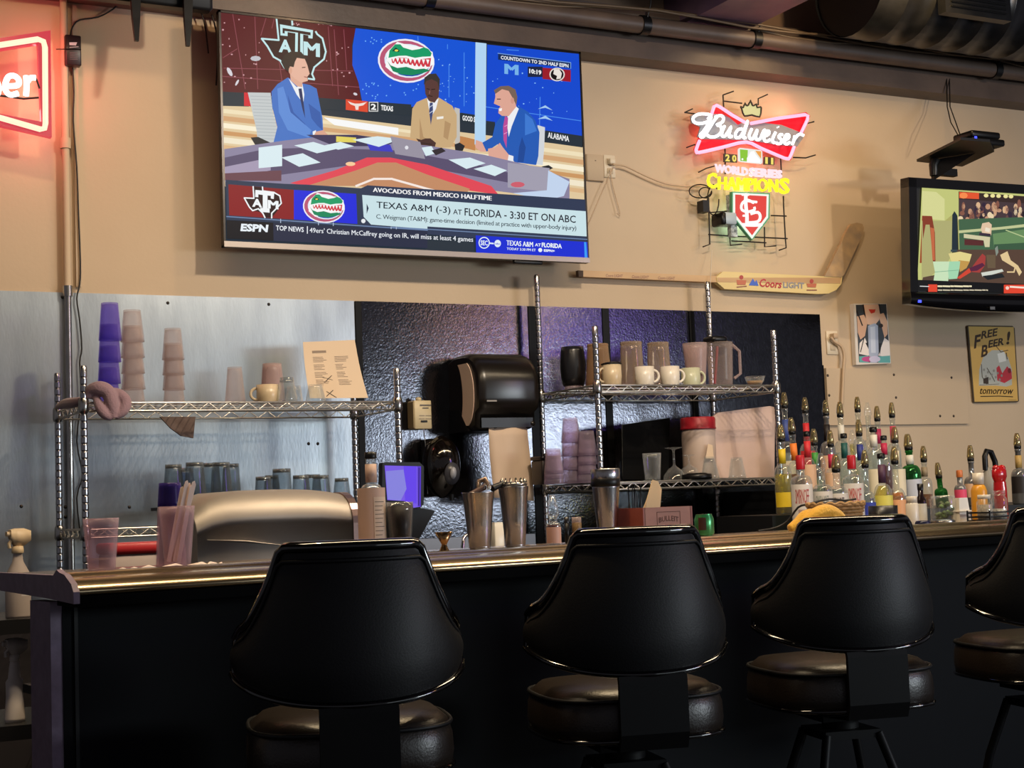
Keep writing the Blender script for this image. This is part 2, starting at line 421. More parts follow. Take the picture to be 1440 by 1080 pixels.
# ================================================================== TELEVISIONS
def tv_body(t, c, wd, ht, dep, bez, bm, fr):
    "frame ring + back shell, centred on c (local), screen faces -Y"
    mb = MB()
    for z in (-1, 1): mb.box((c[0], c[1]+dep/2, c[2]+z*(ht/2-bez/2)), (wd, dep, bez))
    for x in (-1, 1): mb.box((c[0]+x*(wd/2-bez/2), c[1]+dep/2, c[2]), (bez, dep, ht))
    build('bezel', mb, fr, t)
    build('back_shell', MB().rbox((c[0], c[1]+dep*.55+.02, c[2]), (wd*.96, dep*.8, ht*.94), .02), bm, t)
bezm = mat('dark_bezel', '1a1413', .3, metal=.4)
x0, x1, z0, z1, Y0 = 1.763, 3.402, 2.221, 3.161, 5.80
c = Vector(((x0+x1)/2, Y0, (z0+z1)/2))
t = thing('television', 'big wall-mounted television showing three sports presenters at a desk', 'television', c)
tv_body(t, (0, -.004, 0), x1-x0, z1-z0, .035, .0085, blackplastic, bezm)
build('chin', MB().box((0, -.006, -(z1-z0)/2+.010), (x1-x0, .006, .022)), mat('brushed_chin', '8a827c', .35, metal=.7), t)
build('sensor_bump', MB().rbox((.52, .008, -(z1-z0)/2-.008), (.14, .02, .018), .006), blackplastic, t)
build('wall_mount', MB().box((0, .105, 0), (.5, .13, .4)), blackmetal, t)
build('glass_back', MB().box((0, .004, 0), (x1-x0-.01, .008, z1-z0-.01)), blackplastic, t)
S = Flat((0, Y0-.001, 0), (0, -1, 0), org=c)
cA, cB, cC, cD = (300, 0, 4.8), (550, 20, 4.8), (300, 220, 4.8), (550, 220, 4.8)
S.poly('24303c', [(310,12),(815,78),(825,369),(317,341)])
S.crop(*cA).poly('58121c', [(45,58),(965,182),(935,300),(938,430),(980,560),(1000,690),(60,625)])
for pts in ([(130,70),(215,600)], [(280,110),(300,600)], [(355,90),(320,240)], [(410,120),(395,190)], [(440,380),(465,560)], [(775,180),(805,580)], [(815,200),(845,640)], [(880,200),(900,470)], [(60,515),(1000,590)], [(65,390),(160,330)], [(70,460),(940,480)]):
    S.line('8c4450', pts, 5)
random.seed(3)
for k in range(46):
    x, y = random.choice([(random.uniform(60,330), random.uniform(90,600)), (random.uniform(760,950), random.uniform(200,640)), (random.uniform(480,950), random.uniform(150,175))])
    S.ell('d8a4ac', x, y, random.uniform(3,8), random.uniform(3,7), 6, keep=k > 0)
S.ell('c4c4cc', 285, 395, 36, 18, 8); S.ell('dcd8e0', 110, 485, 14, 34, 8, -.5)
S.ell('dcd8e0', 160, 558, 8, 24, 8, .5); S.ell('dcd8e0', 958, 635, 15, 9, 8, .4)
S.poly('0c55dc', [(960,182),(1440,246),(1440,730),(1005,690),(980,560),(938,440),(940,310)])
S.crop(*cB).poly('0c55dc', [(0,115),(568,190),(568,680),(0,605)]).poly('0c4ad4', [(648,205),(1280,270),(1288,822),(640,735)])
for k in range(44):
    x = random.choice([random.uniform(320,560), random.uniform(660,1270)]); y = random.uniform(300,640) + (x*.1 if x > 600 else 0)
    S.ell('8ac4ff', x, y, random.uniform(2,6), random.uniform(2,6), 6, keep=k > 0)
for pts in ([(390,340),(390,560)], [(492,260),(492,620)], [(180,150),(182,200)], [(380,205),(380,235)], [(600,620),(1280,720)], [(1005,560),(1000,800)], [(780,240),(860,245)]): S.line('4a90f4', pts, 5)
S.poly('a8d0f8', [(990,640),(1040,615),(1090,650),(1040,632)]).poly('a8d0f8', [(990,708),(1040,685),(1090,720),(1040,705)])
S.crop(*cA)
for k in range(30): S.ell('70b4ff', random.uniform(1000,1120) if k % 2 else random.uniform(1000,1400), random.uniform(560,670) if k % 3 else random.uniform(250,300), 5, 5, 6, keep=k > 0)
# studio lower set: warm light bands
S.crop(0, 0, 1)
S.poly('e6cda2', [(313,145),(822,207),(822,290),(315,262)])
for (y0, col, h) in ((153, 'f6e6c0', 6), (163, 'd8a878', 7), (173, 'fff4d8', 7), (184, 'd09a64', 6), (193, 'f8ecd0', 8), (204, 'e0b888', 6)):
    S.poly(col, [(314,y0),(560,y0+28),(821,y0+62),(821,y0+62+h),(560,y0+28+h*.7),(314,y0+h)])
S.poly('ffffff', [(455,165),(560,180),(560,190),(470,176)]).poly('c88850', [(640,190),(668,196),(668,212),(640,205)])
# name strips under the video wall
S.poly('222f3a', [(313,129),(350,131),(350,150),(313,149)]).poly('d82030', [(343,130),(356,131),(358,150),(343,149)])
S.poly('222f3a', [(440,137),(578,147),(578,163),(440,153)])
S.crop(*cA).poly('e2492c', [(893,670),(1042,685),(1042,758),(893,742)]).poly('f6e8e0', [(905,683),(935,695),(955,700),(985,700),(1010,695),(1035,690),(1010,712),(980,718),(978,742),(960,742),(955,716),(925,705)])
S.rect('dcdcdc', 1048, 688, 1112, 754).rect('1a222a', 1054, 694, 1106, 748).text('ffffff', '2', (1062,700), (1098,703), 40, .03)
S.crop(*cB).poly('222f3a', [(0,612),(135,632),(135,685),(0,668)]).text('ffffff', 'TEXAS', (-70,612), (12,622), 36, .03).poly('222f3a', [(468,665),(568,680),(568,745),(470,730)]).text('ffffff', 'GOOD S', (480,682), (566,694), 36, .03)
S.poly('222f3a', [(640,720),(700,728),(700,800),(640,790)]).poly('222f3a', [(1040,785),(1290,822),(1290,900),(1040,865)]).text('ffffff', 'ALABAMA', (1056,796), (1200,824), 38, .03)
S.poly('b8dcfa', [(568,190),(642,198),(636,870),(562,880)])
# texas outline with A T M
S.crop(*cA).poly('2a0c14', [(425,112),(530,125),(540,170),(670,205),(700,235),(735,260),(760,350),(745,400),(690,450),(660,500),(680,535),(640,530),(600,500),(560,480),(500,470),(460,410),(410,390),(360,310),(325,265),(435,272)])
tx = [(425,112),(440,272),(325,262),(365,315),(405,385),(450,410),(480,460)]
S.line('c8ecf0', tx, 12).line('c8ecf0', [(680,535),(665,500),(680,455),(745,400),(758,350),(735,260),(700,232),(690,215)], 12).line('c8ecf0', [(530,125),(532,170)], 12).line('c8ecf0', [(640,532),(680,538)], 12)
S.poly('c8ecf0', [(448,165),(672,205),(668,262),(640,258),(640,240),(605,234),(605,370),(550,362),(552,226),(500,218),(500,245),(452,240)])
S.poly('2a0c14', [(466,190),(655,220),(655,240),(585,228),(585,355),(568,352),(570,222),(480,210),(480,228),(466,225)])
S.text('c8ecf0', 'A', (440,262), (530,275), 90, .04).text('c8ecf0', 'M', (608,280), (718,296), 92, .05)
# green reptile-head emblem in a ring
def emblem(S, cx, cy, k):
    S.ell('f6f6ff', cx, cy, 192*k, 148*k, 26, .12).ell('c05878', cx, cy, 180*k, 136*k, 26, .12).ell('e8f4ff', cx+12*k, cy, 160*k, 114*k, 24, .12).ell('1040b0', cx+14*k, cy, 150*k, 104*k, 24, .12)
    q = lambda pts: [(cx+x*k, cy+y*k) for x, y in pts]
    S.poly('ffffff', q([(-128,-60),(-60,-128),(20,-104),(110,-92),(178,-60),(186,20),(120,70),(20,72),(-80,90),(-140,40)]))
    S.poly('0fa068', q([(-120,-20),(-112,-70),(-75,-112),(-40,-112),(-20,-90),(40,-72),(90,-80),(120,-92),(150,-80),(172,-52),(165,-30),(110,-28),(60,-20),(0,-35),(-50,-34),(-100,-24)]))
    S.poly('0c8a5c', q([(-128,0),(-105,30),(-60,48),(0,40),(60,58),(120,52),(165,64),(110,84),(40,98),(-30,92),(-90,70)]))
    S.poly('d83848', q([(-100,-14),(-50,-22),(0,-20),(60,-6),(120,-14),(168,-20),(160,40),(110,40),(50,34),(0,18),(-60,22),(-95,14)]))
    for i in range(9): S.poly('ffffff', q([(-98+i*29,-22+i*1.5),(-76+i*29,-20+i*1.5),(-86+i*29,8+i*2)]), i > 0)
    for i in range(8): S.poly('ffffff', q([(-84+i*29,22+i*3.4),(-62+i*29,24+i*3.4),(-75+i*29,0+i*3.4)]), i > 0)
    S.poly('063c30', q([(-96,-66),(-50,-60),(-45,-70),(-70,-90)])).ell('f4e060', cx-66*k, cy-70*k, 13*k, 7*k, 8)
S.crop(*cA); emblem(S, 1300, 412, 1.0)
S.crop(*cB).poly('122a5a', [(720,268),(1208,330),(1208,366),(720,308)]).line('7aa8e8', [(718,265),(1210,328),(1210,368)], 5).text('f4f8ff', 'COUNTDOWN TO 2ND HALF ESPN', (738,280), (1195,338), 25, .03)
S.text('7ab8f0', 'M', (762,335), (858,345), 68, .06).rect('1c2440', 920, 355, 1020, 425).text('ffffff', '10:19', (930,368), (1012,380), 32, .04)
S.poly('a01828', [(1020,362),(1210,378),(1210,458),(1020,438)]).ell('f0e8e0', 1118, 408, 52, 46, 18).ell('12080c', 1118, 408, 44, 39, 18)
S.poly('f0e8e0', [(1098,372),(1132,372),(1150,400),(1142,436),(1112,440),(1118,418),(1092,405)])
# presenter on the left
S.crop(*cA)
S.poly('c9cfd0', [(230,625),(385,628),(400,760),(440,900),(400,975),(300,990),(290,880)])
for k in range(14): S.line('aeb6ba', [(250+k*4,650+k*22),(395+k*3,655+k*22)], 4, k > 0)
S.poly('20242a', [(250,930),(300,925),(385,965),(360,985),(290,995)])
S.poly('3f74c8', [(500,525),(430,570),(390,620),(395,720),(430,860),(400,980),(560,985),(680,960),(740,900),(735,800),(715,700),(695,600),(650,575),(600,565)])
S.poly('2c5cae', [(500,640),(540,760),(620,840),(600,860),(520,800)]).poly('2c5cae', [(640,700),(660,800),(700,850),(735,880),(720,760)])
S.poly('5b8edc', [(430,600),(470,585),(520,760),(660,880),(640,930),(500,880),(440,760)])
S.poly('f2f6fa', [(505,530),(560,590),(600,570),(612,640),(605,700),(560,640)]).poly('23305e', [(572,600),(594,598),(610,720),(618,800),(600,740),(580,650)])
S.poly('e2ae98', [(515,500),(600,540),(598,590),(565,585),(520,545)])
S.poly('eab8a2', [(500,450),(510,420),(545,385),(612,392),(632,440),(648,500),(632,520),(636,548),(590,560),(545,530),(510,495)])
S.poly('2c2220', [(455,420),(475,375),(520,350),(590,352),(630,400),(600,398),(562,392),(548,420),(540,455),(515,450),(505,490),(480,470)]).ell('e0a890', 518, 478, 12, 24, 10)
S.line('503028', [(598,458),(618,456)], 6).line('a86458', [(612,520),(632,524)], 6)
S.poly('f4f8fc', [(668,890),(690,880),(692,925),(670,935)]).poly('e0a890', [(690,890),(740,880),(790,930),(780,960),(720,975),(660,965),(670,930)]).line('c08070', [(700,940),(760,962)], 5)
# centre presenter
S.crop(*cB)
S.poly('c8c4bc', [(425,630),(460,640),(462,860),(430,900)]).poly('20222a', [(425,880),(460,868),(495,890),(480,925),(430,920)])
S.poly('cfae80', [(240,565),(170,595),(140,640),(125,840),(190,850),(200,900),(300,905),(400,900),(440,830),(440,680),(410,620),(320,565)])
S.poly('b8946a', [(190,700),(215,830),(250,850),(240,870),(190,850)]).poly('b8946a', [(360,720),(350,830),(380,850),(400,740)])
S.poly('f4f6fa', [(240,570),(265,600),(318,570),(300,640),(270,690),(252,640)]).poly('3c4878', [(258,600),(278,598),(280,660),(265,750),(254,660)]).line('c8d0e0', [(256,630),(278,615)], 5).line('c8d0e0', [(256,670),(278,655)], 5)
S.poly('f8f4ec', [(304,695),(350,690),(350,706),(306,712)])
S.poly('5a3a36', [(222,470),(230,430),(270,405),(318,430),(322,500),(318,560),(290,600),(250,585),(228,540)]).poly('37322f', [(218,480),(222,430),(255,405),(300,402),(326,440),(322,510),(310,460),(270,440),(235,452)])
S.line('2a1814', [(238,505),(255,508)], 6).line('2a1814', [(270,510),(292,508)], 6).line('2f1a18', [(248,552),(275,556)], 6).line('8a5c54', [(258,520),(255,538)], 7)
S.poly('4a302c', [(165,840),(200,850),(230,840),(262,840),(300,870),(290,905),(225,905),(195,880)]).line('2c1c1a', [(200,870),(270,880)], 5)
# right presenter
S.poly('d8dce0', [(985,750),(1035,765),(1030,900),(1020,1020),(975,1015)]).poly('20222a', [(1010,1030),(1060,1020),(1090,1040),(1060,1055)])
S.poly('1f5cba', [(850,620),(920,660),(970,720),(998,800),(990,960),(975,1020),(830,1000),(760,920),(715,880),(640,930),(610,870),(680,830),(700,740),(745,680)])
S.poly('15489a', [(880,830),(905,900),(890,1000),(850,1000),(860,900)]).poly('3c7cd8', [(900,670),(950,710),(980,790),(900,820)])
S.poly('f4f6fa', [(840,625),(858,640),(810,760),(790,830),(775,720),(790,660)]).poly('c04c9c', [(765,690),(786,700),(780,800),(775,905),(755,850),(752,760)]).line('f0a8d8', [(762,760),(780,750)], 4).line('f0a8d8', [(758,810),(778,800)], 4)
S.poly('e4ab98', [(700,560),(698,520),(745,505),(790,520),(820,560),(842,625),(790,690),(745,688),(720,670),(722,640),(735,625),(690,605)])
S.poly('7a6458', [(690,515),(735,488),(790,485),(835,510),(848,560),(842,618),(818,570),(790,520),(745,508),(700,540)]).ell('d89a88', 815, 585, 12, 22, 10)
S.line('4a2a24', [(712,575),(735,575)], 6).poly('ffffff', [(724,640),(745,636),(742,655),(726,656)])
S.poly('e4ab98', [(650,910),(700,900),(730,870),(750,900),(790,950),(800,985),(760,1000),(700,990),(655,960)]).poly('e4ab98', [(568,850),(610,865),(640,930),(600,930),(565,900)]).poly('f4f6fa', [(790,950),(822,960),(820,1000),(780,1005)])
# desk
S.crop(0, 0, 1)
S.poly('8d86a4', [(313,210),(400,198),(455,192),(540,200),(600,205),(680,218),(740,232),(800,252),(800,282),(690,268),(600,250),(530,243),(420,262),(315,256)])
S.poly('5a5070', [(313,222),(372,210),(440,208),(560,212),(680,234),(740,250),(740,262),(600,236),(540,226),(440,240),(330,255),(313,252)])
S.poly('3a3258', [(430,190),(500,190),(560,198),(540,206),(470,206)]).poly('3a3cc8', [(515,202),(548,204),(552,214),(520,212)]).poly('e8d860', [(472,192),(500,194),(500,201),(472,200)])
S.poly('a89cb8', [(313,235),(380,222),(380,240),(313,252)]).poly('6c4450', [(313,244),(395,240),(395,255),(313,254)])
for pts in ([(413,205),(440,200),(472,210),(445,216)], [(455,205),(478,200),(497,206),(475,211)], [(395,222),(425,216),(450,229),(420,235)], [(363,208),(396,204),(396,234),(363,237)], [(495,197),(530,192),(562,196),(532,207)], [(630,225),(660,222),(682,230),(655,238)], [(665,238),(690,232),(712,240),(695,248)], [(592,208),(606,206),(612,216),(598,220)]):
    S.poly('dff2f8', pts)
S.poly('9c96a6', [(548,192),(590,200),(597,224),(555,217)]).ell('e8e8f0', 571, 208, 2.6, 2.8, 8).poly('a6a2b4', [(713,229),(772,237),(768,270),(713,264)]).ell('d46070', 727, 260, 10, 4, 10).poly('302830', [(606,212),(620,208),(626,213),(612,219)])
S.poly('c8daf4', [(770,240),(800,256),(792,276),(768,282),(720,272),(768,268)])
# desk front: red band and warm panel
S.poly('e84858', [(407,258),(470,240),(515,222),(548,222),(600,232),(690,262),(700,274),(640,266),(590,246),(540,232),(500,240),(430,262)])
S.poly('c98f68', [(430,262),(500,240),(530,229),(556,229),(600,246),(660,266),(650,278),(500,262)])
S.line('fff0e8', [(500,262),(525,252),(550,252),(600,266),(640,276)], 3).ell('ffd0a0', 492, 231, 7, 3, 10)
# lower third graphics
S.poly('34405c', [(316,256),(430,260),(520,266),(520,283),(316,262)]).poly('2c3854', [(505,266),(516,261),(822,281),(824,348),(504,322)])
S.crop(*cC)
S.poly('2a3852', [(80,160),(985,222),(1005,480),(85,430)])
S.poly('8c1820', [(98,190),(540,228),(540,428),(104,400)]).poly('1626e0', [(540,228),(960,255),(968,458),(540,428)])
S.poly('2a0c14', [(265,205),(330,212),(330,235),(405,245),(450,280),(455,330),(420,380),(390,415),(345,415),(320,380),(260,365),(205,285),(270,285)])
S.line('f8fcff', [(265,205),(270,285),(205,282),(240,345),(262,368),(300,355),(330,385),(345,415)], 9).line('f8fcff', [(390,418),(390,385),(430,345),(455,318),(445,268),(405,245),(330,235),(328,208)], 9)
S.poly('f8fcff', [(280,228),(408,242),(404,290),(384,286),(384,268),(362,266),(362,352),(376,354),(376,382),(312,376),(312,350),(330,350),(330,262),(300,258),(300,278),(278,276)])
S.text('f8fcff', 'A', (258,285), (326,292), 56, .05).text('f8fcff', 'M', (364,296), (436,304), 56, .06)
emblem(S, 742, 342, .74)
S.poly('cfe8ee', [(1000,262),(1440,296),(1440,492),(1060,462),(1010,410)]).poly('26324c', [(1030,320),(1044,352),(1030,390)]).ell('f0f4f8', 1008, 438, 15, 15, 10)
S.crop(*cD).poly('cfe8ee', [(0,278),(1308,372),(1314,542),(0,460)])
S.line('7088b0', [(0,478),(1318,562)], 6)
S.crop(*cC).line('7088b0', [(85,408),(985,470),(1440,500)], 7)
for x in (450, 705, 805, 1195, 1230): S.line('b8c8e0', [(x,425+(x-450)*.07),(x,450+(x-450)*.07)], 5)
S.poly('080b18', [(85,432),(400,450),(405,572),(88,558)]).poly('232a44', [(400,450),(1440,505),(1440,622),(402,572)])
S.text('f0f8ff', 'ESPN', (178,455), (368,463), 52, .05, .1).text('f4f8ff', 'TOP NEWS', (418,467), (606,480), 34, .02).line('f4f8ff', [(630,475),(630,522)], 6)
S.text('f4f8ff', "49ers' Christian McCaffrey going on IR, will miss at least 4 games", (645,482), (1748,545), 44, .015)
S.text('ffffff', 'AVOCADOS FROM MEXICO HALFTIME', (1072,212), (1874,270), 30, .045)
S.crop(300, 220, 4.8).text('1c2230', 'TEXAS A&M (-3)', (1096,306), (1595,342), 58, .012).text('1c2230', 'AT', (1613,358), (1672,362), 34, .01).text('1c2230', 'FLORIDA - 3:30 ET ON ABC', (1690,350), (2440,402), 52, .012, hr=50)
S.text('28303c', 'C. Weigman (TA&M): game-time decision (limited at practice with upper-body injury)', (1094,392), (2444,470), 40, .004, space=.9)
S.crop(*cD).poly('0a2ad8', [(565,535),(1318,580),(1332,694),(568,652)]).poly('38a0ff', [(1296,580),(1310,581),(1318,690),(1300,688)])
S.ell('e8f4ff', 622, 585, 38, 40, 20).ell('0a2ad8', 622, 585, 31, 33, 20).text('e8f4ff', 'SEC', (598,568), (646,570), 34, .03).line('e8f4ff', [(662,588),(684,590)], 10).ell('e8f4ff', 713, 590, 22, 25, 16).text('0a2ad8', 'abc', (698,584), (729,586), 12, .02)
S.text('f4fcff', 'TEXAS A&M', (772,568), (952,580), 34, .04).text('f4fcff', 'AT', (964,588), (1004,590), 20, .03).text('f4fcff', 'FLORIDA', (1010,583), (1146,592), 32, .04)
S.text('f4fcff', 'TODAY 3:30 PM ET', (774,616), (970,626), 17, .03).ell('f4fcff', 1000, 634, 14, 14, 12).text('f4fcff', 'ESPN+', (1024,628), (1098,632), 17, .05)
ob = S.build('screen_picture', pic('lit_screen_picture', .92), t)
for v in ob.data.vertices:   # nothing prints past the lit area
    v.co.x = min(max(v.co.x, -(x1-x0)/2+.009), (x1-x0)/2-.009); v.co.z = min(max(v.co.z, -(z1-z0)/2+.021), (z1-z0)/2-.009)

# right-hand television
tilt = .065
n2 = Vector((-.05, -math.cos(tilt), -math.sin(tilt))).normalized()
P2 = PY(1277, 340, 5.52)
t2 = thing('television', 'smaller black television at the right edge showing a football field', 'television', P2, rot=(tilt, 0, -.05))
M2 = (Matrix.Translation(P2) @ t2.rotation_euler.to_matrix().to_4x4()).inverted()
W2, H2 = 1.16, .60
zc = -.035
def t2pt(px, py, d=0): return M2 @ (PP(px, py, P2, n2)+n2*d)
mb = MB()
gl = mat('piano_black', '08080b', .14, coat=.6)
def ringbox(mb, xa, xb, za, zb, b, y0, y1):
    mb.box(((xa+xb)/2, (y0+y1)/2, zb-b/2), (xb-xa, y1-y0, b)); mb.box((xa+b/2, (y0+y1)/2, (za+zb)/2), (b, y1-y0, zb-za)); mb.box((xb-b/2, (y0+y1)/2, (za+zb)/2), (b, y1-y0, zb-za)); return mb
ul = t2pt(1281, 250); ll = t2pt(1277, 418)
xa, xb, zb, za = 0, W2, ul.z, t2pt(1277, 427).z
build('bezel', ringbox(MB(), xa, xb, za, zb, .045, -.012, .05), gl, t2)
# bowed bottom chin
rows = []
for k in range(13):
    u = k/12; x = xa+u*W2; sag = .028*math.sin(PI*u)**.7
    rows.append([Vector((x, -.012, za+.055)), Vector((x, -.018, za+.02)), Vector((x, -.012, za-sag)), Vector((x, .05, za-sag)), Vector((x, .05, za+.055))])
build('chin', MB().loft(rows, True, True, True), gl, t2)
build('back_shell', MB().rbox((W2/2, .08, (za+zb)/2), (W2*.9, .07, H2*.8), .03), blackplastic, t2)
build('mount_arm', MB().box((W2/2, .27, (za+zb)/2), (.2, .38, .2)), blackmetal, t2)
build('glass_back', MB().box((W2/2, .01, (za+zb)/2+.01), (W2-.06, .01, zb-za-.06)), blackplastic, t2)
build('power_light', MB().box(t2pt(1290, 424)+Vector((0, -.016, 0)), (.018, .006, .012)), emis('blue_led', '3c48ff', 2.5), t2)
build('maker_badge', MB().box(t2pt(1391, 436)+Vector((0, -.022, .008)), (.03, .004, .014)), steel, t2)
S = Flat(P2+n2*.003, n2, org=(0, 0, 0)); S.crop(1200, 160, 6)
S.poly('c8cc7e', [(578,603),(1500,640),(1500,1510),(505,1480)])
S.poly('dcdc98', [(580,650),(700,660),(770,720),(770,900),(580,880)]).poly('b4b068', [(580,900),(770,905),(860,830),(890,900),(890,1200),(560,1250)])
S.poly('a04a28', [(580,860),(650,862),(685,960),(690,1250),(560,1260)]).poly('d88850', [(600,900),(650,905),(655,1120),(600,1130)]).poly('28322e', [(850,822),(878,860),(890,1200),(832,1230),(835,880)])
S.poly('3a2a28', [(888,655),(1500,700),(1500,760),(888,720)]).poly('e85830', [(893,660),(1060,668),(1060,720),(893,712)]).ell('ff9050', 930, 690, 34, 26, 12)
for x in (1120, 1175, 1225, 1285, 1330): S.ell('f4e8a0', x, 690+(x-1120)*.04, 20, 16, 10)
S.poly('4a3a3e', [(888,720),(1500,760),(1500,900),(888,900)])
random.seed(5)
for k in range(60):
    S.ell(random.choice(['2a2228', 'c89878', '6a4a48', 'e0b890', '382a3c', '8a5a4a', 'f0d8b0']), random.uniform(900,1440), random.uniform(760,920), random.uniform(10,24), random.uniform(16,46), 8, keep=k > 0)
S.poly('46664a', [(888,890),(1500,870),(1500,1330),(900,1330)]).poly('c8cc98', [(888,985),(1240,955),(1500,925),(1500,950),(1260,975),(888,1008)])
S.crop(1270, 240, 5.4)
S.poly('6c9060', [(680,480),(960,440),(960,560),(690,590)]).poly('3e5c44', [(690,560),(960,545),(960,620),(690,620)]).line('b8c890', [(780,452),(960,520)], 8)
S.poly('5c2c2c', [(465,520),(610,530),(610,570),(465,565)]).poly('d8d0a8', [(460,480),(660,505),(655,580),(620,580),(610,530),(460,510)])
S.poly('e8c8a8', [(600,400),(650,390),(672,410),(668,490),(600,480),(590,440)]).poly('3c3040', [(580,470),(665,480),(660,500),(575,490)]).poly('f4e8d0', [(625,430),(660,440),(655,470),(620,460)])
S.poly('b4b076', [(140,380),(370,380),(370,640),(340,690),(140,860)]).poly('5a4438', [(410,600),(960,600),(960,870),(140,850),(150,810),(400,760)])
S.poly('8a3c28', [(145,345),(218,345),(240,470),(245,690),(225,690),(205,460),(200,410),(170,410),(150,520)]).poly('c86a44', [(205,430),(235,440),(240,680),(222,680)])
S.poly('22303a', [(372,335),(388,308),(404,330),(408,600),(368,608)]).poly('3a4a50', [(360,600),(410,600),(410,614),(360,616)])
S.poly('e8d890', [(343,630),(430,615),(520,635),(500,700),(450,760),(370,700)]).poly('c89c50', [(420,680),(505,690),(480,740),(430,770)])
S.poly('cfe8c0', [(225,690),(350,690),(348,760),(340,845),(228,845),(240,770)]).poly('a8dcb4', [(350,690),(432,688),(425,750),(410,820),(345,825),(340,760)]).line('7cb090', [(240,770),(420,755)], 4)
S.poly('a8403c', [(520,735),(560,680),(600,630),(625,650),(620,720),(580,775),(520,770)]).poly('5c2440', [(500,740),(600,700),(620,720),(560,760),(500,765)]).poly('d84834', [(405,815),(500,740),(515,770),(430,822)])
S.poly('6c5a44', [(630,640),(700,640),(700,740),(640,740)]).poly('d8dcd0', [(590,775),(750,748),(762,765),(640,800),(600,805)]).poly('202428', [(600,800),(750,780),(770,810),(640,830)])
S.poly('e8cc98', [(735,640),(790,612),(815,680),(870,720),(900,770),(880,800),(850,740),(800,710),(750,680)]).line('e8cc98', [(850,730),(840,770),(790,770)], 10).poly('8a9488', [(695,590),(715,570),(722,620),(705,650)])
S.crop(1200, 160, 6)
S.poly('101014', [(505,1400),(1500,1440),(1500,1515),(500,1490)])
S.crop(1140, 400, 4.8).rect('e84830', 792, 0, 852, 50).rect('e84830', 1302, 2, 1500, 60).line('f4e8c0', [(858,12),(884,12.8)], 11).line('f4e8c0', [(892,12),(936,13.3)], 11).line('f4e8c0', [(944,12),(962,12.5)], 11).line('f4e8c0', [(970,12),(1022,13.6)], 11).line('f4e8c0', [(1030,12),(1064,13.0)], 11).line('f4e8c0', [(1072,12),(1082,12.8)], 11).line('d8ccb0', [(858,38),(884,38.8)], 8).line('d8ccb0', [(892,38),(936,39.3)], 8).line('d8ccb0', [(944,38),(962,38.5)], 8).line('d8ccb0', [(970,38),(1022,39.6)], 8).line('d8ccb0', [(1030,38),(1064,39.0)], 8).line('d8ccb0', [(1072,38),(1098,38.8)], 8).line('d8ccb0', [(1106,38),(1150,39.3)], 8).line('d8ccb0', [(1158,38),(1176,38.5)], 8).line('d8ccb0', [(1184,38),(1192,39.6)], 8).line('ffe8d8', [(1345,16),(1440,22)], 12).ell('ffd8c8', 1325, 24, 12, 12, 10)
for s_ in ((736,12,795),): S.line('f0f0f0', [(s_[0],s_[1]),(s_[2],s_[1]+2)], 5)
ob = S.build('screen_picture', pic('lit_screen_picture', .92), t2)
# bring the traced print into the television's own space and trim it to the screen opening
sx0, sx1, sz0, sz1 = xa+.045, xb-.045, za+.055, zb-.045
for v in ob.data.vertices:
    q = M2 @ v.co
    v.co = Vector((min(max(q.x, sx0), sx1), q.y, min(max(q.z, sz0), sz1)))
# shelf bracket above it with a set-top box
c = PP(1322, 248, P2, n2)+Vector((0, .04, 0))
t = thing('equipment_bracket', 'black shelf bracket rising above the right television', 'bracket', c+Vector((0, 0, .012)))
sh = [(1289,224),(1351,193),(1392,196),(1398,210),(1353,231)]
Ysh = 5.42
zsh = PY(1340, 214, Ysh).z
flat_ = [PZ(x, y, zsh)-t.location for x, y in sh]
build('shelf_plate', MB().prism(flat_, (0, 0, -.012)), blackmetal, t)
top = Vector((sum(p.x for p in flat_)/5, sum(p.y for p in flat_)/5, flat_[0].z-.012))
build('neck', MB().tube([(0, .0, .0), (0, .0, .05), (.01, -.01, top.z)], [.02, .022, .03], 10), blackplastic, t)
build('gusset', MB().prism([(0, .0, top.z-.10), (0, 0, top.z-.002), (top.x+.05, top.y-.02, top.z-.002)], (.0, .02, 0)), blackmetal, t)
build('clamp_block', MB().box((.09, .0, .02), (.09, .03, .035)), blackplastic, t)
bx = PZ(1376, 200, zsh+.03)
t = thing('set_top_box', 'small black cable box with a blue light on the bracket shelf', 'electronics', (bx.x, bx.y, zsh))
build('case', MB().rbox((0, 0, .018), (.20, .14, .03), .01), blackplastic, t)
build('lid_tray', MB().rbox((-.01, 0, .052), (.18, .13, .03), .012), blackplastic, t)
build('status_light', MB().box((-.085, -.071, .03), (.012, .004, .010)), emis('blue_led', '3c48ff', 2.5), t)
for k, (xa_, xb_) in enumerate([(1331, 1350), (1335, 1352)]):
    pts = [PY(xa_, 105, 5.86), PY(xa_+1, 150, 5.8), PY(xa_+6+k*3, 172, 5.7), PY(xb_, 195, 5.6)]
    tag(build('drooping_cord', MB().tube(pts, .003, 6), cablem), ['thin cord hanging from the ceiling to the cable box, left strand', 'thin cord hanging from the ceiling to the cable box, right strand'][k], 'cord')

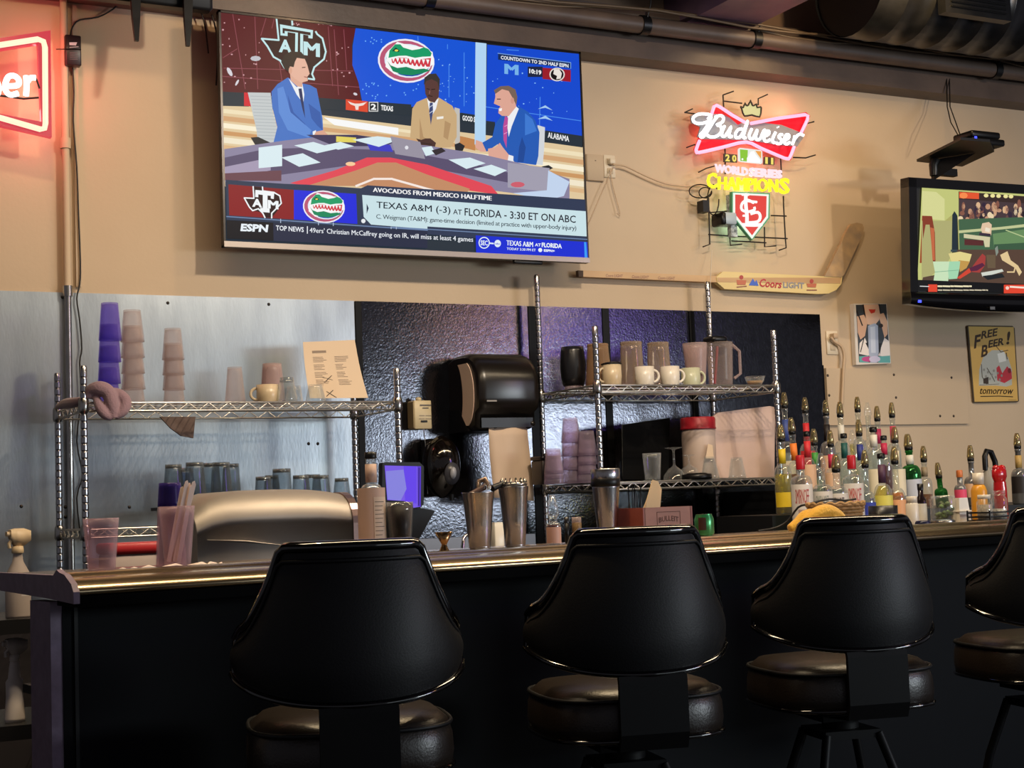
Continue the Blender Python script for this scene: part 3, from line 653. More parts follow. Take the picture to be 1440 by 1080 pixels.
# upper-left television whose feet show at the top edge
fp = PY(225, 6, 5.55)
t = thing('television', 'black television at the top left of which only two feet show', 'television', (fp.x, 5.55, fp.z))
fr = PY(305, 0, 5.55).x-fp.x
build('back_shell', MB().rbox((-.07, .03, .30), (.55, .06, .6), .02), blackplastic, t)
for a, b, yb in ((190, 192, 58), (264, 264, 65)):
    u0 = PY(a, -6, 5.53); u1 = PY(b, yb, 5.50); u0 -= t.location; u1 -= t.location
    build('foot', MB().loft([[u0+Vector((sx*.019, sy*.012, .03)) for sx, sy in ((-1,-1),(1,-1),(1,1),(-1,1))], [u0*.5+u1*.5+Vector((sx*.014, sy*.010, 0)) for sx, sy in ((-1,-1),(1,-1),(1,1),(-1,1))], [u1+Vector((sx*.007, sy*.007, 0)) for sx, sy in ((-1,-1),(1,-1),(1,1),(-1,1))]], True, True, True, False), blackplastic, t)
# ================================================================== NEON SIGNS
NY = 5.86      # plane of the tubes
def tubepts(pts, ox, oy, s, Y, org): return [PY(x/s+ox, y/s+oy, Y)-org for x, y in pts]
def smooth(pts, n=4, closed=False):
    out = []; N = len(pts)
    rng = range(N if closed else N-1)
    for i in rng:
        p0 = pts[(i-1) % N] if (closed or i > 0) else pts[i]; p1 = pts[i]; p2 = pts[(i+1) % N]; p3 = pts[(i+2) % N] if (closed or i+2 < N) else p2
        for k in range(n):
            u = k/n; out.append(tuple(.5*((2*b)+(-a+c)*u+(2*a-5*b+4*c-d)*u*u+(-a+3*b-3*c+d)*u**3) for a, b, c, d in zip(p0, p1, p2, p3)))
    if not closed: out.append(pts[-1])
    return out
pinkn = emis('pink_neon', 'ff90a8', 2.2); whiten = emis('white_neon', 'ffffff', 2.2); yelln = emis('yellow_neon', 'f0e820', 1.4)
pinkw = emis('pale_pink_neon', 'ffd4dc', 1.2)
wirem = mat('sign_wire', '1c1512', .45, metal=.4)
org = PY(1056, 240, 5.93)
t = thing('neon_sign', 'lit bow-tie neon beer sign with championship lettering and home-plate crest', 'neon sign', org)
mb = MB()
fr = [[(408,95),(415,215),(430,700),(430,900)], [(415,160),(600,182)], [(415,95),(515,60)], [(765,200),(765,135),(860,92)], [(20,275),(100,238)], [(20,275),(210,300)], [(40,630),(120,600),(200,640)], [(1120,730),(1245,735),(1345,705)], [(990,395),(1165,410),(1330,368)], [(985,600),(1000,900)]]
for q in fr: build('frame_wire', MB().tube(tubepts(q, 960, 120, 7.2, 5.90, org), .0035, 6), wirem, t)
fr = [[(262,420),(268,600),(275,890),(205,915)], [(1020,400),(1022,500),(1040,830),(1048,925),(975,950)], [(262,790),(470,805),(1060,832)], [(895,598),(1050,604)], [(478,800),(482,900),(600,888)], [(495,855),(640,862),(845,875)], [(828,715),(830,915),(945,905)], [(262,570),(500,550)], [(160,160),(240,120),(330,95)]]
for q in fr: build('frame_wire', MB().tube(tubepts(q, 960, 220, 7.2, 5.92, org), .0035, 6), wirem, t)
mb = MB()
for q in ([(290,300),(318,215),(345,203),(380,220),(500,300),(640,380)], [(690,385),(960,335),(1240,297),(1268,310),(1262,350),(1200,480)], [(1130,620),(1085,730),(1055,742),(1000,725),(800,640),(640,575),(400,628),(165,680),(140,665),(140,640),(172,558)]):
    mb.tube(tubepts(smooth(q, 3) if len(q) > 9 else q, 960, 120, 7.2, NY, org), .0082, 8)
build('bow_tie_tube', mb, pinkn, t)
build('red_backing', MB().prism(tubepts([(270,300),(318,190),(360,190),(640,358),(700,362),(1250,272),(1292,310),(1215,500),(1152,620),(1095,758),(1040,755),(640,592),(150,702),(112,650),(160,540)], 960, 120, 7.2, 5.888, org), (0, .004, 0)), glass('red_acrylic', 'ff7088', .15, .3, .30, 'ff3050', 0), t)
back = MB().prism(tubepts([(80,310),(160,270),(290,290),(400,290),(480,330),(560,400),(640,360),(1000,400),(1180,470),(1230,520),(1160,620),(960,600),(700,560),(400,545),(200,545),(150,520),(180,420),(90,380)], 960, 120, 7.2, 5.885, org), (0, .006, 0))
build('letter_backing', back, mat('smoked_backing', '7c7c80', .5), t)
mb = MB(); W = .0070
letters = [
 [(255,340),(285,305),(240,290),(170,290),(118,315),(105,350),(130,380),(190,385),(250,370)],
 [(290,315),(265,380),(215,460),(180,500),(185,525),(215,515),(260,450),(310,370),(345,325)],
 [(330,320),(385,305),(412,330),(400,375),(345,400),(385,415),(395,460),(360,505),(305,525),(265,515),(245,500)],
 [(425,410),(400,470),(400,510),(425,515),(460,470),(490,420),(475,470),(470,520),(500,515)],
 [(600,440),(560,450),(535,490),(540,530),(575,525),(610,480),(660,360),(625,470),(615,530),(640,530)],
 [(700,440),(675,500),(685,540),(715,535),(755,450),(740,510),(750,550),(785,540),(815,470),(835,450)],
 [(835,515),(870,495),(872,465),(845,465),(825,505),(825,550),(850,568),(885,550)],
 [(940,475),(915,530),(915,575),(935,580)], [(962,420),(966,428)],
 [(1010,500),(985,500),(975,525),(1000,550),(995,585),(965,592),(945,580)],
 [(1035,560),(1070,535),(1075,505),(1050,500),(1028,540),(1030,580),(1055,595),(1085,575)],
 [(1135,510),(1125,560),(1110,600),(1130,550),(1165,505),(1195,495),(1225,508)]]
for q in letters: mb.tube(tubepts(smooth(q, 3), 960, 120, 7.2, NY-.012, org), W, 7)
build('script_tube', mb, whiten, t)
# crown
p = lambda pts, Y: tubepts(pts, 960, 120, 7.2, Y, org)
cr = [(625,310),(600,245),(590,215),(612,225),(630,190),(650,205),(665,200),(688,160),(705,200),(722,205),(745,190),(755,225),(790,218),(795,245),(780,320),(700,300)]
build('crown', MB().prism(p(cr, 5.868), (0, .008, 0)), emis('pale_gold_lit', 'e6dc9c', .9), t)
mb = MB(); mb.tube(p(smooth(cr, 2, True), 5.860), .0042, 6, True)
for x, y in ((588,222),(632,182),(687,155),(748,190),(795,235)): mb.lathe([(0,-.005),(.005,0),(0,.005)], p([(x,y)], 5.862)[0], 8)
build('crown_outline', mb, mat('crown_black', '20140c', .4), t)
# year plates and league panel
def panel(name, pts, Y, col, parent, ox, oy, s, th=.006, e=0, m=None):
    return build(name, MB().prism(tubepts(pts, ox, oy, s, Y, org), (0, th, 0)), m or (emis('lit_'+col, col, e) if e else mat('panel_'+col, col, .4)), parent)
panel('year_plate', [(418,690),(552,702),(552,782),(418,775)], 5.87, '2a2018', t, 960, 120, 7.2)
panel('year_plate', [(822,722),(928,732),(928,806),(822,800)], 5.87, '2a2018', t, 960, 120, 7.2)
S = Flat((0, 5.868, 0), (0, -1, 0), org=org).crop(960, 120, 7.2)
S.text('f8e070', '2', (432,695), (478,700), 72, .05).text('f8e070', '0', (500,702), (545,706), 72, .05).text('f8e070', '1', (836,725), (862,728), 68, .05).text('f8e070', '1', (894,732), (918,735), 68, .05)
S.build('year_digits', pic('lit_sign_print', 1.0), t)
panel('league_panel', [(580,632),(788,655),(806,668),(810,780),(798,795),(600,775),(566,765),(564,645)], 5.872, 'f2f4ee', t, 960, 120, 7.2, e=.9)
S = Flat((0, 5.870, 0), (0, -1, 0), org=org).crop(960, 120, 7.2)
S.poly('8cc63c', [(580,648),(660,655),(655,770),(585,765)]).poly('f0a24c', [(735,662),(795,668),(795,745),(760,700)]).poly('ffffff', [(690,670),(720,665),(740,700),(790,760),(785,785),(650,780),(650,735),(670,710)]).ell('ffffff', 605, 748, 10, 11, 10)
S.build('league_print', pic('lit_sign_print', 1.0), t)
def lettering(name, s, tl, tr, h, hr, m, ox, oy, sc_, Y, bold, th=.008):
    vs, fs = text2d(s, bold); vv = []
    for u, v in vs:
        hh = h+(hr-h)*u; vv.append(PY((tl[0]+(tr[0]-tl[0])*u)/sc_+ox, (tl[1]+(tr[1]-tl[1])*u+hh*(1-v))/sc_+oy, Y)-org)
    mb = MB().add(vv, fs); n = len(vv)
    mb.add([v+Vector((0, th, 0)) for v in vv], fs)
    cnt = {}
    for f in fs:
        for a, b in zip(f, f[1:]+f[:1]): cnt[(min(a, b), max(a, b))] = cnt.get((min(a, b), max(a, b)), 0)+1
    mb.add(vv+[v+Vector((0, th, 0)) for v in vv], [(a, b, b+n, a+n) for (a, b), c in cnt.items() if c == 1])
    return build(name, mb, m, t)
lettering('lower_lettering', 'WORLD', (330,72), (668,112), 86, 86, pinkw, 960, 220, 7.2, 5.86, .045)
lettering('lower_lettering', 'SERIES', (676,108), (1012,138), 92, 84, pinkw, 960, 220, 7.2, 5.86, .045)
lettering('champion_lettering', 'C', (250,160), (350,165), 160, 160, yelln, 960, 220, 7.2, 5.855, .03)
lettering('champion_lettering', 'HAMPION', (362,200), (972,232), 135, 130, yelln, 960, 220, 7.2, 5.855, .05)
lettering('champion_lettering', 'S', (985,212), (1086,222), 166, 160, yelln, 960, 220, 7.2, 5.855, .03)
# home plate crest
hp = [(500,355),(885,372),(880,625),(705,848),(500,600)]
panel('crest_board', hp, 5.866, '4c9c74', t, 960, 220, 7.2, .02)
panel('crest_border', [(515,367),(872,384),(866,618),(705,832),(514,592)], 5.862, 'f4f8ec', t, 960, 220, 7.2, .006, e=1.0)
panel('crest_field', [(535,385),(850,402),(846,605),(705,796),(536,585)], 5.859, 'e84038', t, 960, 220, 7.2, .004, e=.95)
mb = MB()
for q, r in (([(640,375),(638,480),(650,600),(650,675)], .0085), ([(600,385),(670,385)], .006), ([(610,690),(720,695),(800,690)], .008), ([(720,470),(650,440),(600,480),(600,540),(660,560),(725,540),(725,510)], .0065), ([(660,450),(750,462)], .006), ([(690,580),(760,565),(785,610),(760,660),(660,670)], .007), ([(640,600),(610,600)], .005)):
    mb.tube(tubepts(smooth(q, 3), 960, 220, 7.2, 5.856, org), r, 7)
build('crest_letters', mb, emis('white_crest', 'fbfbf4', 1.1), t)
# transformer, adapter, cable loops
build('transformer', MB().rbox(PY(1020, 309, 5.90)-org, (.075, .09, .055), .012), mat('grey_transformer', 'a8b8c4', .4), t)
build('transformer_cap', MB().rbox(PY(1011, 309, 5.90)-org, (.03, .092, .058), .012), blackplastic, t)
build('flasher_strip', MB().box(PY(1029, 304, 5.905)-org, (.035, .03, .20)), mat('spotted_plastic', '2c3438', .4, noise=(60, 'd0dce0')), t)
build('power_brick', MB().box(PY(989, 291, 5.92)-org, (.035, .05, .055)), blackplastic, t)
mb = MB()
for cx, cy, rx, ry in ((985, 268, 16, 10), (992, 270, 9, 8), (1003, 280, 8, 22)):
    mb.tube([PY(cx+rx*math.cos(a), cy+ry*math.sin(a)+a*.3, 5.91+.008*math.sin(a*2))-org for a in [k*PI/8 for k in range(15)]], .003, 6)
build('cable_loops', mb, wirem, t)
# glow thrown by the tubes on to the wall
def glow(loc, col, pw, r=.03):
    l = bpy.data.lights.new('tube_glow', 'POINT'); l.energy = pw; l.color = col; l.shadow_soft_size = r
    o = bpy.data.objects.new('tube_glow', l); COL.objects.link(o); o.location = loc
for x, y, cc, pw in ((1000, 190, (1, .12, .10), .3), (1110, 165, (1, .2, .2), .45), (1060, 215, (1, .15, .15), .5), (1050, 262, (1, .8, .2), .3), (1042, 310, (.6, 1, .85), .5)):
    glow(PY(x, y, 5.925), cc, pw)

# left, partly visible neon sign
org = PY(30, 118, 5.80)
t = thing('neon_sign', 'partly visible red bordered neon sign with white lettering at the left edge', 'neon sign', org)
q = lambda pts, Y: tubepts(pts, 0, 0, 4.5, Y, org)
redp = emis('red_lit_channel', 'e8304c', .75)
outer = [(-260,300),(-100,255),(320,192),(328,868),(-100,770),(-260,740)]; inner = [(-260,380),(-100,330),(240,275),(262,770),(-100,700),(-260,670)]
mb = MB(); a, b = q(outer, 5.80), q(inner, 5.80); n = len(a)
for dy in (0, .03):
    mb.add([v+Vector((0, dy, 0)) for v in a+b], [(i, (i+1) % n, (i+1) % n+n, i+n) for i in range(n)])
mb.add(a+[v+Vector((0, .03, 0)) for v in a], [(i, i+n, (i+1) % n+n, (i+1) % n) for i in range(n)])
mb.add(b+[v+Vector((0, .03, 0)) for v in b], [(i, i+n, (i+1) % n+n, (i+1) % n) for i in range(n)])
build('border_channel', mb, redp, t)
build('border_tube', MB().tube(q([(-200,315),(0,285),(240,248),(275,262),(285,300),(288,780),(282,812),(255,818),(0,745),(-200,700)], 5.79), .0105, 10), emis('warm_neon', 'ffe2c0', 1.25), t)
mb = MB()
for l in ([(-50,520),(-30,505),(-14,530),(-8,565),(-20,600),(-50,600)], [(35,545),(110,540),(118,505),(90,480),(55,485),(35,525),(35,570),(65,600),(115,590)], [(165,480),(168,540),(165,605)], [(165,530),(190,495),(225,492)]):
    mb.tube(q(smooth(l, 4), 5.785), .0105, 8)
build('lettering_tube', mb, whiten, t)
build('support_rod', MB().tube(q([(-200,590),(0,605),(150,625),(245,618)], 5.80), .004, 6).tube(q([(165,480),(230,500),(250,560)], 5.80), .004, 6), wirem, t)
for x, y, pw in ((62, 70, .9), (70, 120, .8), (45, 165, .8), (8, 120, .5)): glow(PY(x, y, 5.86), (1, .12, .12), pw, .04)

# ================================================================== THINGS ON THE WALL
# power adapter with its cords
p = PY(102, 72, 5.93)
t = thing('power_adapter', 'black power adapter tied to the wall conduit beside the left neon sign', 'power adapter', p)
k = mpp(p)
build('case', MB().rbox((0, 0, 0), (21*k*1.05, .035, 43*k), .006), mat('maroon_black_plastic', '251518', .4), t)
S = Flat(p+Vector((0, -.0185, 0)), (0, -1, 0), org=p).crop(0, 0, 4.5)
S.poly('c8c4c4', [(438,268),(488,268),(480,288),(440,285)]).line('a8a0a0', [(442,300),(495,296)], 6)
for j in range(4): S.line('6a5c60', [(442,335+j*13),(492,335+j*13)], 3, j > 0)
S.build('rating_print', pic('flat_print', 0), t)
build('cable_tie', MB().tube([(-26*k*.9, -.01, -.002), (-.02, -.022, .0), (.028, -.022, .004)], .002, 5), blackplastic, t)
for nm, pts in (('upper_cord', [(99,50),(102,38),(112,28),(138,24),(160,12),(172,0)]), ('lower_cord', [(102,95),(104,130),(103,170),(108,235),(110,290),(113,370),(112,400),(108,420),(112,450),(115,490),(112,510),(114,560),(108,620),(116,668),(108,700),(114,760)])):
    build(nm, MB().tube([PY(x, y, 5.955)-p for x, y in smooth(pts, 3)], .0032, 6), cablem, t)
for j, (pts, lb) in enumerate([([(275,4),(287,30),(293,75)], 'thin cable descending behind the left edge of the big television'), ([(284,0),(298,22),(306,60),(304,120)], 'cable curving down at the left edge of the big television'), ([(292,0),(303,14),(308,40)], 'short cable beside the top left corner of the big television')]):
    tag(build('video_cable', MB().tube([PY(x, y, 5.93) for x, y in smooth(pts, 3)], .0035, 6), cablem), lb, 'cable')
# outlets and the white cord to the neon sign
def outlet(px, py, label, wp=16, hp=28):
    p = PY(px, py, WY-.004); k = mpp(p); t = thing('wall_outlet', label, 'outlet', p)
    build('cover_plate', MB().rbox((0, 0, 0), (wp*k*1.1, .008, hp*k), .004), whiteplastic, t)
    for s_ in (1, -1): build('socket', MB().rbox((0, -.005, s_*hp*k*.22), (.03, .005, .026), .008), mat('ivory_socket', 'bfae92', .5), t)
    return t
t = outlet(857, 234, 'tan outlet at the right edge of the big television with a cord plugged in', 17, 32)
build('plug', MB().rbox((.0, -.02, .018), (.03, .03, .024), .006), whiteplastic, t)
p = PY(836, 236, WY-.01); t = thing('junction_box', 'tan painted square box half hidden behind the big television', 'junction box', p)
build('box_body', MB().rbox((0, 0, 0), (.09, .02, .12), .006), paint, t); build('cover_screw', MB().lathe([(0,0),(.004,0),(0,.003)], (0,-.012,.03), 8), screwm, t)
tag(build('extension_cord', MB().tube([PY(x, y, 5.94) for x, y in smooth([(862,231),(880,234),(905,246),(935,258),(965,262),(985,262)], 3)], .004, 6), mat('tan_cord', 'bfa587', .5)), 'tan cord running from the outlet to the bow-tie neon sign', 'cord')
for pts, lb in (([(862,236),(850,262),(838,290),(826,318)], 'thin cord slanting from the outlet behind the big television'), ([(858,238),(862,262),(872,300),(868,300)], 'thin loose cord drooping under the outlet')):
    tag(build('thin_cord', MB().tube([PY(x, y, 5.955) for x, y in smooth(pts, 3)], .0022, 6), mat('tan_cord', 'bfa587', .5)), lb, 'cord')
tag(build('pull_string', MB().tube([PY(1001, 352, 5.95), PY(999, 400, 5.9), PY(1000, 476, 5.8)], .0014, 5), mat('pale_string', 'cfc6b8', .6)), 'thin pale string hanging from the neon sign to the rack', 'string')
t = outlet(1170, 482, 'tan outlet above the bottles with a cord plugged in', 18, 33)
build('plug', MB().rbox((-.003, -.022, .03), (.028, .034, .026), .006), mat('tan_cord', 'bfa587', .5), t)
o = build('cord_cover', MB().tube([PY(x, y, 5.95) for x, y in smooth([(1168,474),(1174,481),(1183,487),(1187,500),(1186,520),(1184,568)], 3)], .0075, 8), mat('tan_cord', 'bfa587', .5)); tag(o, 'tan cord curving down from the outlet behind the bottles', 'cord')

# goalie hockey stick
SY = 5.93
pw_ = mat('worn_blond_wood', 'c9a77c', .5, noise=(9, 'b18d62'), stretch=(.3, 1, 1.2))
cream = mat('cream_paddle', 'e0cc92', .45, noise=(6, 'd0b878'), stretch=(.3, 1, 1))
org = PY(1010, 395, SY)
t = thing('hockey_stick', 'wooden goalie hockey stick with printed beer lettering hung on the wall', 'hockey stick', org)
k_ = lambda pts, Y=SY: [PY(x, y, Y)-org for x, y in pts]
z_ = lambda pts: [(x/3.13+780, y/3.13+260) for x, y in pts]
build('shaft', MB().prism(k_(z_([(125,376),(735,402),(735,430),(125,404)])), (0, .022, 0)), pw_, t)
build('grip_end', MB().prism(k_(z_([(104,376),(126,377),(126,405),(106,403)]), SY-.001), (0, .024, 0)), mat('brown_tape', '5a4636', .7), t)
build('paddle', MB().prism(k_(z_([(712,406),(742,381),(1170,402),(1266,404),(1262,435),(1240,462),(1205,478),(1160,480),(748,458),(716,430)]), SY-.004), (0, .025, 0)), cream, t)
build('paddle_core', MB().prism(k_(z_([(716,408),(1262,408),(1258,434),(718,428)]), SY-.0055), (0, .002, 0)), pw_, t)
build('blade', MB().prism(k_(z_([(1188,402),(1215,350),(1290,195),(1305,172),(1330,166),(1355,172),(1362,190),(1355,220),(1275,395),(1262,406)]), SY-.008), (0, .02, 0)), mat('scuffed_wood', 'bb9b72', .55, noise=(14, '8d7a66')), t)
S = Flat((0, SY-.0062, 0), (0, -1, 0), org=org).crop(780, 260, 3.13)
S.poly('3f63c4', [(855,442),(872,412),(882,428),(888,418),(898,444)])
S.text('b02634', 'Coors', (902,412), (1000,420), 36, .02, .25).text('8c8c94', 'LIGHT', (1006,426), (1098,430), 27, .03)
for x in (822, 1131):
    S.ell('a84038', x, 407 if x < 1000 else 424, 9, 10, 10).poly('b86848', [(x-22,418 if x<1000 else 434),(x+22,420 if x<1000 else 434),(x+18,440 if x<1000 else 452),(x-18,440 if x<1000 else 450)]).line('7a3028', [(x-20,450 if x<1000 else 463),(x+22,446 if x<1000 else 463)], 4)
S.build('paddle_print', pic('flat_print', 0), t)
S = Flat((0, SY-.0006, 0), (0, -1, 0), org=org).crop(780, 260, 3.13)
for x in (225, 340, 455): S.text('7a4a3a', 'Coors LIGHT', (x,392+(x-225)*.045), (x+75,395+(x-225)*.045), 13, .01, .2)
S.build('shaft_print', pic('flat_print', 0), t)

# milkshake poster (canvas print)
c0 = [(1200,427),(1247,427),(1253,511),(1204,513)]
org = PY(1226, 470, 5.95)
t = thing('canvas_print', 'white-edged print of a woman with a tall milkshake beside the dark panels', 'picture', org)
build('canvas', MB().prism([PY(x, y, 5.95)-org for x, y in c0], (0, .028, 0)), mat('white_canvas', 'd8d0c8', .6), t)
S = Flat((0, 5.9495, 0), (0, -1, 0), org=org).crop(1080, 400, 4)
S.poly('3a4048', [(494,115),(665,110),(686,440),(512,438)]).poly('e0b8a0', [(535,115),(620,112),(632,150),(625,200),(600,230),(560,225),(545,190)])
S.poly('c83c30', [(565,140),(605,140),(600,158),(580,164)]).line('2a2020', [(535,115),(548,195)], 8).line('2a2020', [(625,112),(632,160)], 6)
S.poly('dfb294', [(500,180),(540,170),(560,210),(545,290),(520,310),(505,270)]).poly('dfb294', [(620,170),(650,160),(672,210),(672,280),(655,300),(640,240)])
S.poly('e8e0dc', [(515,330),(545,300),(585,400),(560,400),(512,390)]).poly('e8e0dc', [(620,400),(655,300),(682,320),(685,400),(650,405)]).poly('14161c', [(548,330),(575,320),(590,410)]).poly('14161c', [(620,330),(640,330),(628,400)])
S.poly('a8b4cc', [(562,232),(600,218),(618,232),(622,380),(612,440),(575,440),(566,380)]).poly('c8d2e4', [(575,240),(602,235),(606,385),(580,385)]).poly('5fa8a8', [(512,405),(565,400),(565,440),(514,438)]).poly('5fa8a8', [(620,405),(686,400),(688,440),(620,440)]).ell('c0488c', 560, 420, 34, 15, 12).ell('c8c4e0', 600, 420, 32, 18, 12)
S.ell('2a1814', 634, 232, 13, 12, 10).line('2a2020', [(500,150),(530,230)], 7).line('2a2020', [(540,300),(520,380)], 5)
S.build('print_surface', pic('flat_print', 0), t)

# free beer tin sign
org = PY(1397, 512, 5.965)
t = thing('tin_sign', 'tan tin sign reading FREE BEER tomorrow under the right television', 'sign', org)
z4 = lambda pts: [(x/4+1080, y/4+400) for x, y in pts]
cs = [(1122,236),(1130,229),(1375,233),(1388,246),(1412,655),(1404,662),(1166,666),(1156,660)]
build('tin_plate', MB().prism([PY(x, y, 5.965)-org for x, y in z4(cs)], (0, .006, 0)), mat('dark_tin_edge', '4a3c28', .5), t)
S = Flat((0, 5.9645, 0), (0, -1, 0), org=org).crop(1080, 400, 4)
S.poly('cda85c', [(1128,236),(1382,240),(1406,655),(1162,660)])
S.poly('b0b4ac', [(1186,570),(1188,480),(1210,410),(1260,370),(1320,370),(1350,410),(1372,480),(1372,565),(1340,575),(1280,568)])
S.poly('d8dcd8', [(1290,390),(1330,380),(1340,430),(1300,440)]).poly('b83440', [(1285,470),(1300,455),(1318,500),(1345,460),(1370,490),(1372,530),(1330,555),(1290,540)]).ell('7c2028', 1358, 485, 10, 15, 10)
S.line('4c4438', [(1200,450),(1205,520),(1230,560)], 4).line('4c4438', [(1232,470),(1262,520),(1275,545)], 4).poly('3a3026', [(1210,530),(1240,520),(1240,560),(1212,558)]).line('6a6054', [(1190,566),(1300,560)], 3).line('4a3a2c', [(1285,350),(1310,380),(1350,370)], 4).line('4a3a2c', [(1340,385),(1345,420)], 5)
for i in range(10): S.ell('8c8c84', 1215+i*11, 480+(i*37 % 60), 6, 8, 7, keep=i > 0)
def tilted(s, x, y, w_, h_, dy, bold): S.text('3c2c18', s, (x, y), (x+w_, y+dy), h_, bold, .12)
tilted('F', 1158, 288, 40, 74, -10, .03); tilted('REE', 1198, 264, 94, 44, -20, .03)
tilted('B', 1198, 345, 38, 66, -10, .03); tilted('EER', 1238, 316, 88, 42, -18, .03); tilted('!', 1340, 265, 22, 74, -2, .03)
S.text('33260f', 'tomorrow', (1192,584), (1380,586), 32, .02, .3).line('33260f', [(1196,630),(1300,628),(1376,632)], 5).line('6a5530', [(1352,650),(1396,650)], 2)
S.build('sign_print', pic('flat_print', 0), t)
# ================================================================== WIRE RACKS
postm = mat('chromed_post', 'b9b9bd', .25, metal=1, noise=(50, 'a4a4a8'))
wirech = mat('chromed_wire', 'd6d0c6', .32, metal=.9)
def post(parent, x, y, z0, z1):
    pr = [(.0125, z0)]
    z = z0+.02
    while z < z1-.03:
        pr += [(.0125, z-.0045), (.0125, z-.0022), (.0108, z-.0015), (.0108, z+.0015), (.0125, z+.0022), (.0125, z+.0045)]; z += .0254
    pr += [(.0125, z1-.006), (.0095, z1)]
    return build('post', MB().lathe(pr, (x, y, 0), 12), postm, parent)
def shelf(parent, x0, x1, y0, y1, z, h=.032):
    "wire deck whose top is z: rim wires, zigzag trusses and the closely spaced deck wires"
    s = build('shelf', MB().tube([(x0, y0, z-.004), (x1, y0, z-.004), (x1, y1, z-.004), (x0, y1, z-.004)], .0042, 6, True), wirech, parent)
    build('lower_rim', MB().tube([(x0, y0, z-h), (x1, y0, z-h), (x1, y1, z-h), (x0, y1, z-h)], .0038, 6, True), wirech, s)
    for a, b in (((x0, y0), (x1, y0)), ((x0, y1), (x1, y1)), ((x0, y0), (x0, y1)), ((x1, y0), (x1, y1))):
        L = math.hypot(b[0]-a[0], b[1]-a[1]); n = max(4, int(L/.035)//2*2)
        build('truss_wire', MB().tube([(a[0]+(b[0]-a[0])*k/n, a[1]+(b[1]-a[1])*k/n, z-.005 if k % 2 == 0 else z-h) for k in range(n+1)], .0024, 5), wirech, s)
    mb = MB(); n = int((x1-x0)/.025)
    for k in range(1, n): mb.box((x0+(x1-x0)*k/n, (y0+y1)/2, z-.0015), (.003, y1-y0, .003))
    for k in range(1, 4): mb.box(((x0+x1)/2, y0+(y1-y0)*k/4, z-.006), (x1-x0, .004, .004))
    o = build('deck_wires', mb, wirech, s); o['kind'] = 'stuff'
    for x in (x0, x1):
        for y in (y0, y1): build('collar', MB().lathe([(.0155, z-h-.008), (.019, z-h), (.018, z+.004), (.0145, z+.012)], (x, y, 0), 12), steel, s)
    return s
LX0, LX1, LYF, LYB = 1.134, 2.304, 5.40, 5.85
ZLU, ZLL = 1.588, 1.152
t = thing('wire_rack', 'chrome wire shelving rack against the steel wall on the left', 'rack', (0, 0, 0))
for x in (LX0, LX1):
    post(t, x, LYF, 0, 1.712); post(t, x, LYB, 0, 1.728 if x == LX0 else 1.712)
for z in (ZLU, ZLL, .5): shelf(t, LX0, LX1, LYF, LYB, z)
RX0, RX1, RYF, RYB = 3.182, 4.075, 5.40, 5.88
ZRU, ZRL = 1.654, 1.258
t = thing('wire_rack', 'chrome wire shelving rack holding mugs in front of the black panels', 'rack', (0, 0, 0))
for x in (RX0, RX1):
    post(t, x, RYF, 0, 1.891); post(t, x, RYB, 0, 2.172)
for z in (ZRU, ZRL, .75): shelf(t, RX0, RX1, RYF, RYB, z)

# ================================================================== DRINKWARE HELPERS
clear = glass('clear_glass', 'f8fafa', .45, .04, .05); smoke = glass('clear_plastic', 'f8f4f3', .3, .2, .06, 'd8c8c0', 0)
purple = glass('purple_plastic', 'dcd4f6', .25, .2, .06, 'a590dc', 0); dpurple = glass('deep_purple_plastic', '8474c4', .4, .15, .14, '6a58b0', 0)
greyg = glass('grey_glass', 'e4e8ea', .45, .06, .05, 'b0b4b8'); pinkg = glass('frosted_pink_plastic', 'eee2e2', .35, .3, .26, 'd2bcb8', 0)
white = mat('white_china', 'd8cfc0', .3); cream2 = mat('cream_china', 'cbb89a', .3, noise=(20, 'bba684'))
def cup(t, r0, r1, h, m, up=True, th=.0022, ribs=0, name='cup_body', lip=True):
    "tumbler; up=False stands it on its rim"
    n = 24; pr = [(0, .0), (r0, .0)] + [(r0+(r1-r0)*k/6, h*k/6) for k in range(1, 7)] + [(r1-th, h)] + [(r0-th+(r1-r0)*k/6, .006+(h-.006)*k/6) for k in range(6, -1, -1)] + [(0, .006)]
    if not up: pr = [(r, h-z) for r, z in pr][::-1]
    rings = []
    for r, z in pr:
        rings.append([Vector((math.cos(2*PI*k/n)*r*(1-(ribs and k % 2)*.035), math.sin(2*PI*k/n)*r*(1-(ribs and k % 2)*.035), z)) for k in range(n)])
    o = build(name, MB().loft(rings), m, t)
    if lip:
        zz = h if up else 0; build('rim', MB().tube([(math.cos(2*PI*k/20)*(r1-th/2), math.sin(2*PI*k/20)*(r1-th/2), zz+(-.001 if up else .0012)) for k in range(20)], th*.6, 5, True), m, t)
    return o
def standing(px, Y, z): return on(px, Y, z)
def stack(label, group, px, Y, z, count, r_in, r_out, h, step, m, ribs=1, lean=0, name='plastic_tumbler'):
    base = on(px, Y, z); first = None
    ordn = ['bottom', 'second from the bottom', 'third from the bottom', 'fourth from the bottom', 'fifth from the bottom']
    for k in range(count):
        lb = ('topmost ' if k == count-1 else ordn[k]+' ')+label
        p = base+Vector((lean*k, 0, step*k))
        if first is None:
            first = thing(name, lb, 'tumbler', p, group=group); cup(first, r_in, r_out, h, m, False, ribs=ribs)
        else: dup(first, p, .3*k, lb)
